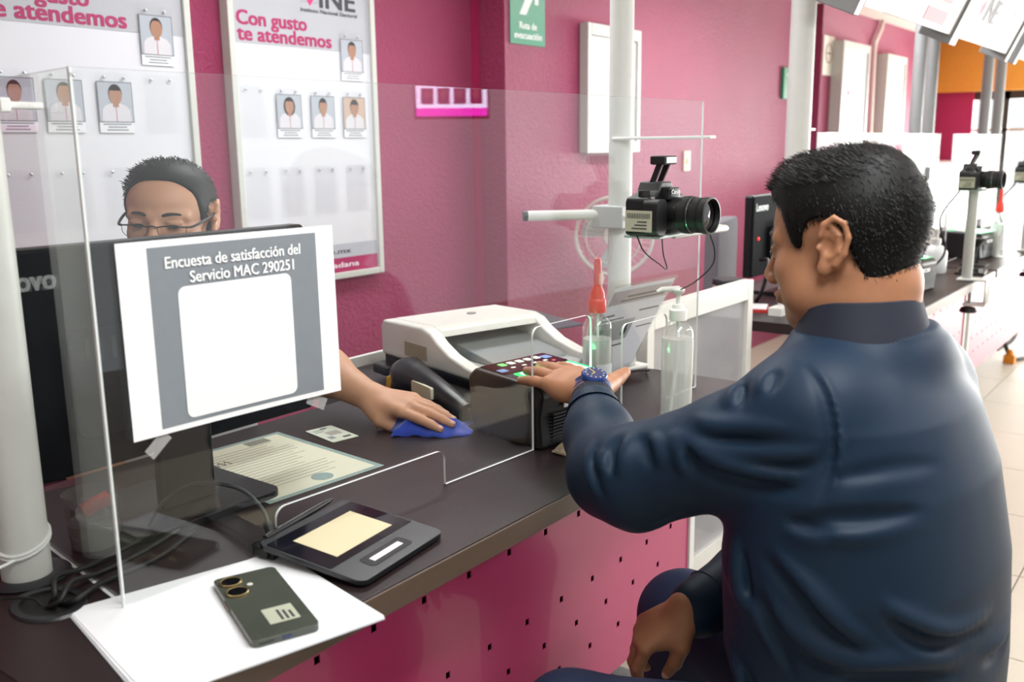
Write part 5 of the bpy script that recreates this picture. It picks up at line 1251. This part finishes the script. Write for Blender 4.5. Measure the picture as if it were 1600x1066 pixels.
MB().tube([(-.035, 0, .004), (.02, 0, .085)], .006, 8).build('strut', rubber, t, smooth=True); MB().tube([(.035, 0, .004), (-.02, 0, .085)], .006, 8).build('strut', rubber, t, smooth=True)
MB().lathe([(.012, .080), (.036, .110), (.036, .114)], 20).build('dish', rubber, t, smooth=True); MB().prism(rrect(-.06, -.05, .06, .05, .02), 0, .006).build('base', rubber, t)
t = thing('tablet', 'thin black tablet lying on the counter beside the crossed stand', 'tablet', (4.24-.10, .835, DZ), R(8)); MB().prism(rrect(-.085, -.055, .085, .055, .01), 0, .008).build('body', black_pl, t, bevel=.002); MB().box(-.07, -.042, .008, .07, .042, .0085).build('screen', mat('dark_screen', '#0a0a0c', .1), t)
dup(sb, (4.78, .865, DZ), 0, 'clear spray bottle on the farthest counter at the right edge')
# floor cables
for k_, (nm, pts) in enumerate((('black cable looping on the floor under the farthest counter', [(6.0, 1.05, .3), (6.05, .98, .05), (6.2, .92, .008), (6.6, .86, .008), (6.9, .95, .008)]), ('second black cable on the floor under the farthest counter', [(6.6, 1.1, .35), (6.5, 1.02, .2), (6.3, 1.0, .10), (6.1, 1.05, .06)]))):
    tag(MB().tube(spline(pts), .012, 8).build('floor_cable', rubber, None, smooth=True), nm, 'cable')
tag(MB().box(-.03, -.03, 0, .03, .03, .05).lathe([(.02, .05), (.014, .08)], 12).build('orange_plug', mat('orange_plastic', '#e08a1c', .5), None, bevel=.004), 'orange plug on the floor by the farthest counter', 'plug'); bpy.data.objects['orange_plug'].location = (6.03, .97, .0)
# hanging signs over the counters, leaning towards the customers
sgw = mat('sign_panel', '#b8b1b1', .5); sgp = mat('sign_pale_pink', '#cfa4ad', .5)
for k_, (x0, x1) in enumerate(((2.78, 3.79), (3.88, 4.79), (5.03, 5.95))):
    t = thing('hanging_sign', ['pale hanging sign at the top, leftmost of the row of three', 'pale hanging sign with INE lettering', 'pale hanging sign cut off by the right picture edge'][k_], 'sign', (x0, .90, 1.642), rot=(R(24), 0, 0))
    wd = x1-x0
    MB().box(0, 0, 0, wd, .10, .43).build('panel', sgw, t, bevel=.003); MB().box(-.045, -.01, -.03, 0, .11, .45).build('end_cap', grey_metal, t, bevel=.004); MB().box(wd, -.01, -.03, wd+.045, .11, .45).build('end_cap', grey_metal, t, bevel=.004)
    MB().box(.03, -.0012, .0, .20, -.0002, .43).build('colour_field', sgp, t)
    if k_ == 1:
        text('lettering', 'INE', .088, mat('sign_grey_print', '#4a494e', .6), t, Matrix.Translation((.205, -.0006, .085)) @ WALLROT, width=.21, fat=.004)
        text('lettering', 'Instituto Nacional Electoral', .022, _M['sign_grey_print'], t, Matrix.Translation((.12, -.0006, .045)) @ WALLROT, width=.34)
        MB().prism([(.15, .085), (.185, .125), (.15, .165), (.115, .125)], 0, .0008, Matrix.Translation((0, -.0006, 0)) @ WALLROT).build('logo_mark', magenta_ink, t)
    MB().box(.60, -.0012, .02, .86, -.0002, .065).build('print_line', mat('sign_rose', '#c07f8e', .6), t); MB().box(.68, -.0012, .09, .84, -.0002, .17).build('print_line', _M['sign_rose'], t)
    for xx in (.1, wd-.1): MB().tube([(xx, .05, .43), (xx, .05+.02, .48)], .006, 8).build('hanger', grey_metal, t)
# white cabinets against the far wall
cabm = mat('cabinet_white', '#f0efec', .35)
for k_ in range(3):
    x0 = 6.45+.94*k_; t = thing('white_cabinet', ['white low cabinet on the far wall, nearest of three', 'white low cabinet on the far wall, middle of three', 'white low cabinet on the far wall, farthest of three'][k_], 'cabinet', (x0, 1.80, 0))
    MB().box(0, 0, .05, .92, .44, 1.10).build('body', cabm, t, bevel=.004)
    for dx in (.01, .465): 
        d_ = MB().box(dx, -.016, .08, dx+.445, 0, 1.08).build('door', cabm, t, bevel=.003); MB().box(dx+(.40 if dx < .1 else .03), -.034, .60, dx+(.415 if dx < .1 else .045), -.016, .74).build('handle', chrome, d_, bevel=.002)
    MB().box(.02, .03, 0, .90, .42, .05).build('plinth', dark_pl, t)
# lit information screen hung on the customers' side; seen as a reflection in the partition
tv = thing('information_screen', 'small lit screen with four portraits over a magenta strip, reflected in the partition', 'screen', (2.862, -.957, 1.395), rot=(0, 0, math.atan2(.7315, -.6792)-R(90)))
MB().box(-.155, -.012, -.012, .155, .010, .262).build('casing', black_pl, tv, bevel=.004)
MB().box(-.146, .010, .0, .146, .0112, .250).build('lit_panel', mat('screen_lilac', '#d9d2f2', .4, emit=9), tv)
MB().box(-.146, .0112, .0, .146, .0120, .032).build('lit_strip', mat('screen_magenta', '#d81fb0', .4, emit=9), tv)
for k_ in range(4):
    cx_ = -.10+.067*k_
    MB().box(cx_-.026, .0112, .048, cx_+.026, .0118, .112).build('portrait_field', mat('screen_rose', '#8c3f6b', .4, emit=1.2), tv)
    MB().prism([(cx_+.014*math.cos(a_), .088+.019*math.sin(a_)) for a_ in [2*math.pi*j/14 for j in range(14)]], -.0128, -.0120, WALLROT).build('portrait_head', mat('screen_skin', '#a8606a', .4, emit=2), tv)
MB().tube([(0, 0, .262), (0, 0, .745)], .012, 10).build('hanger', grey_metal, tv, smooth=True)
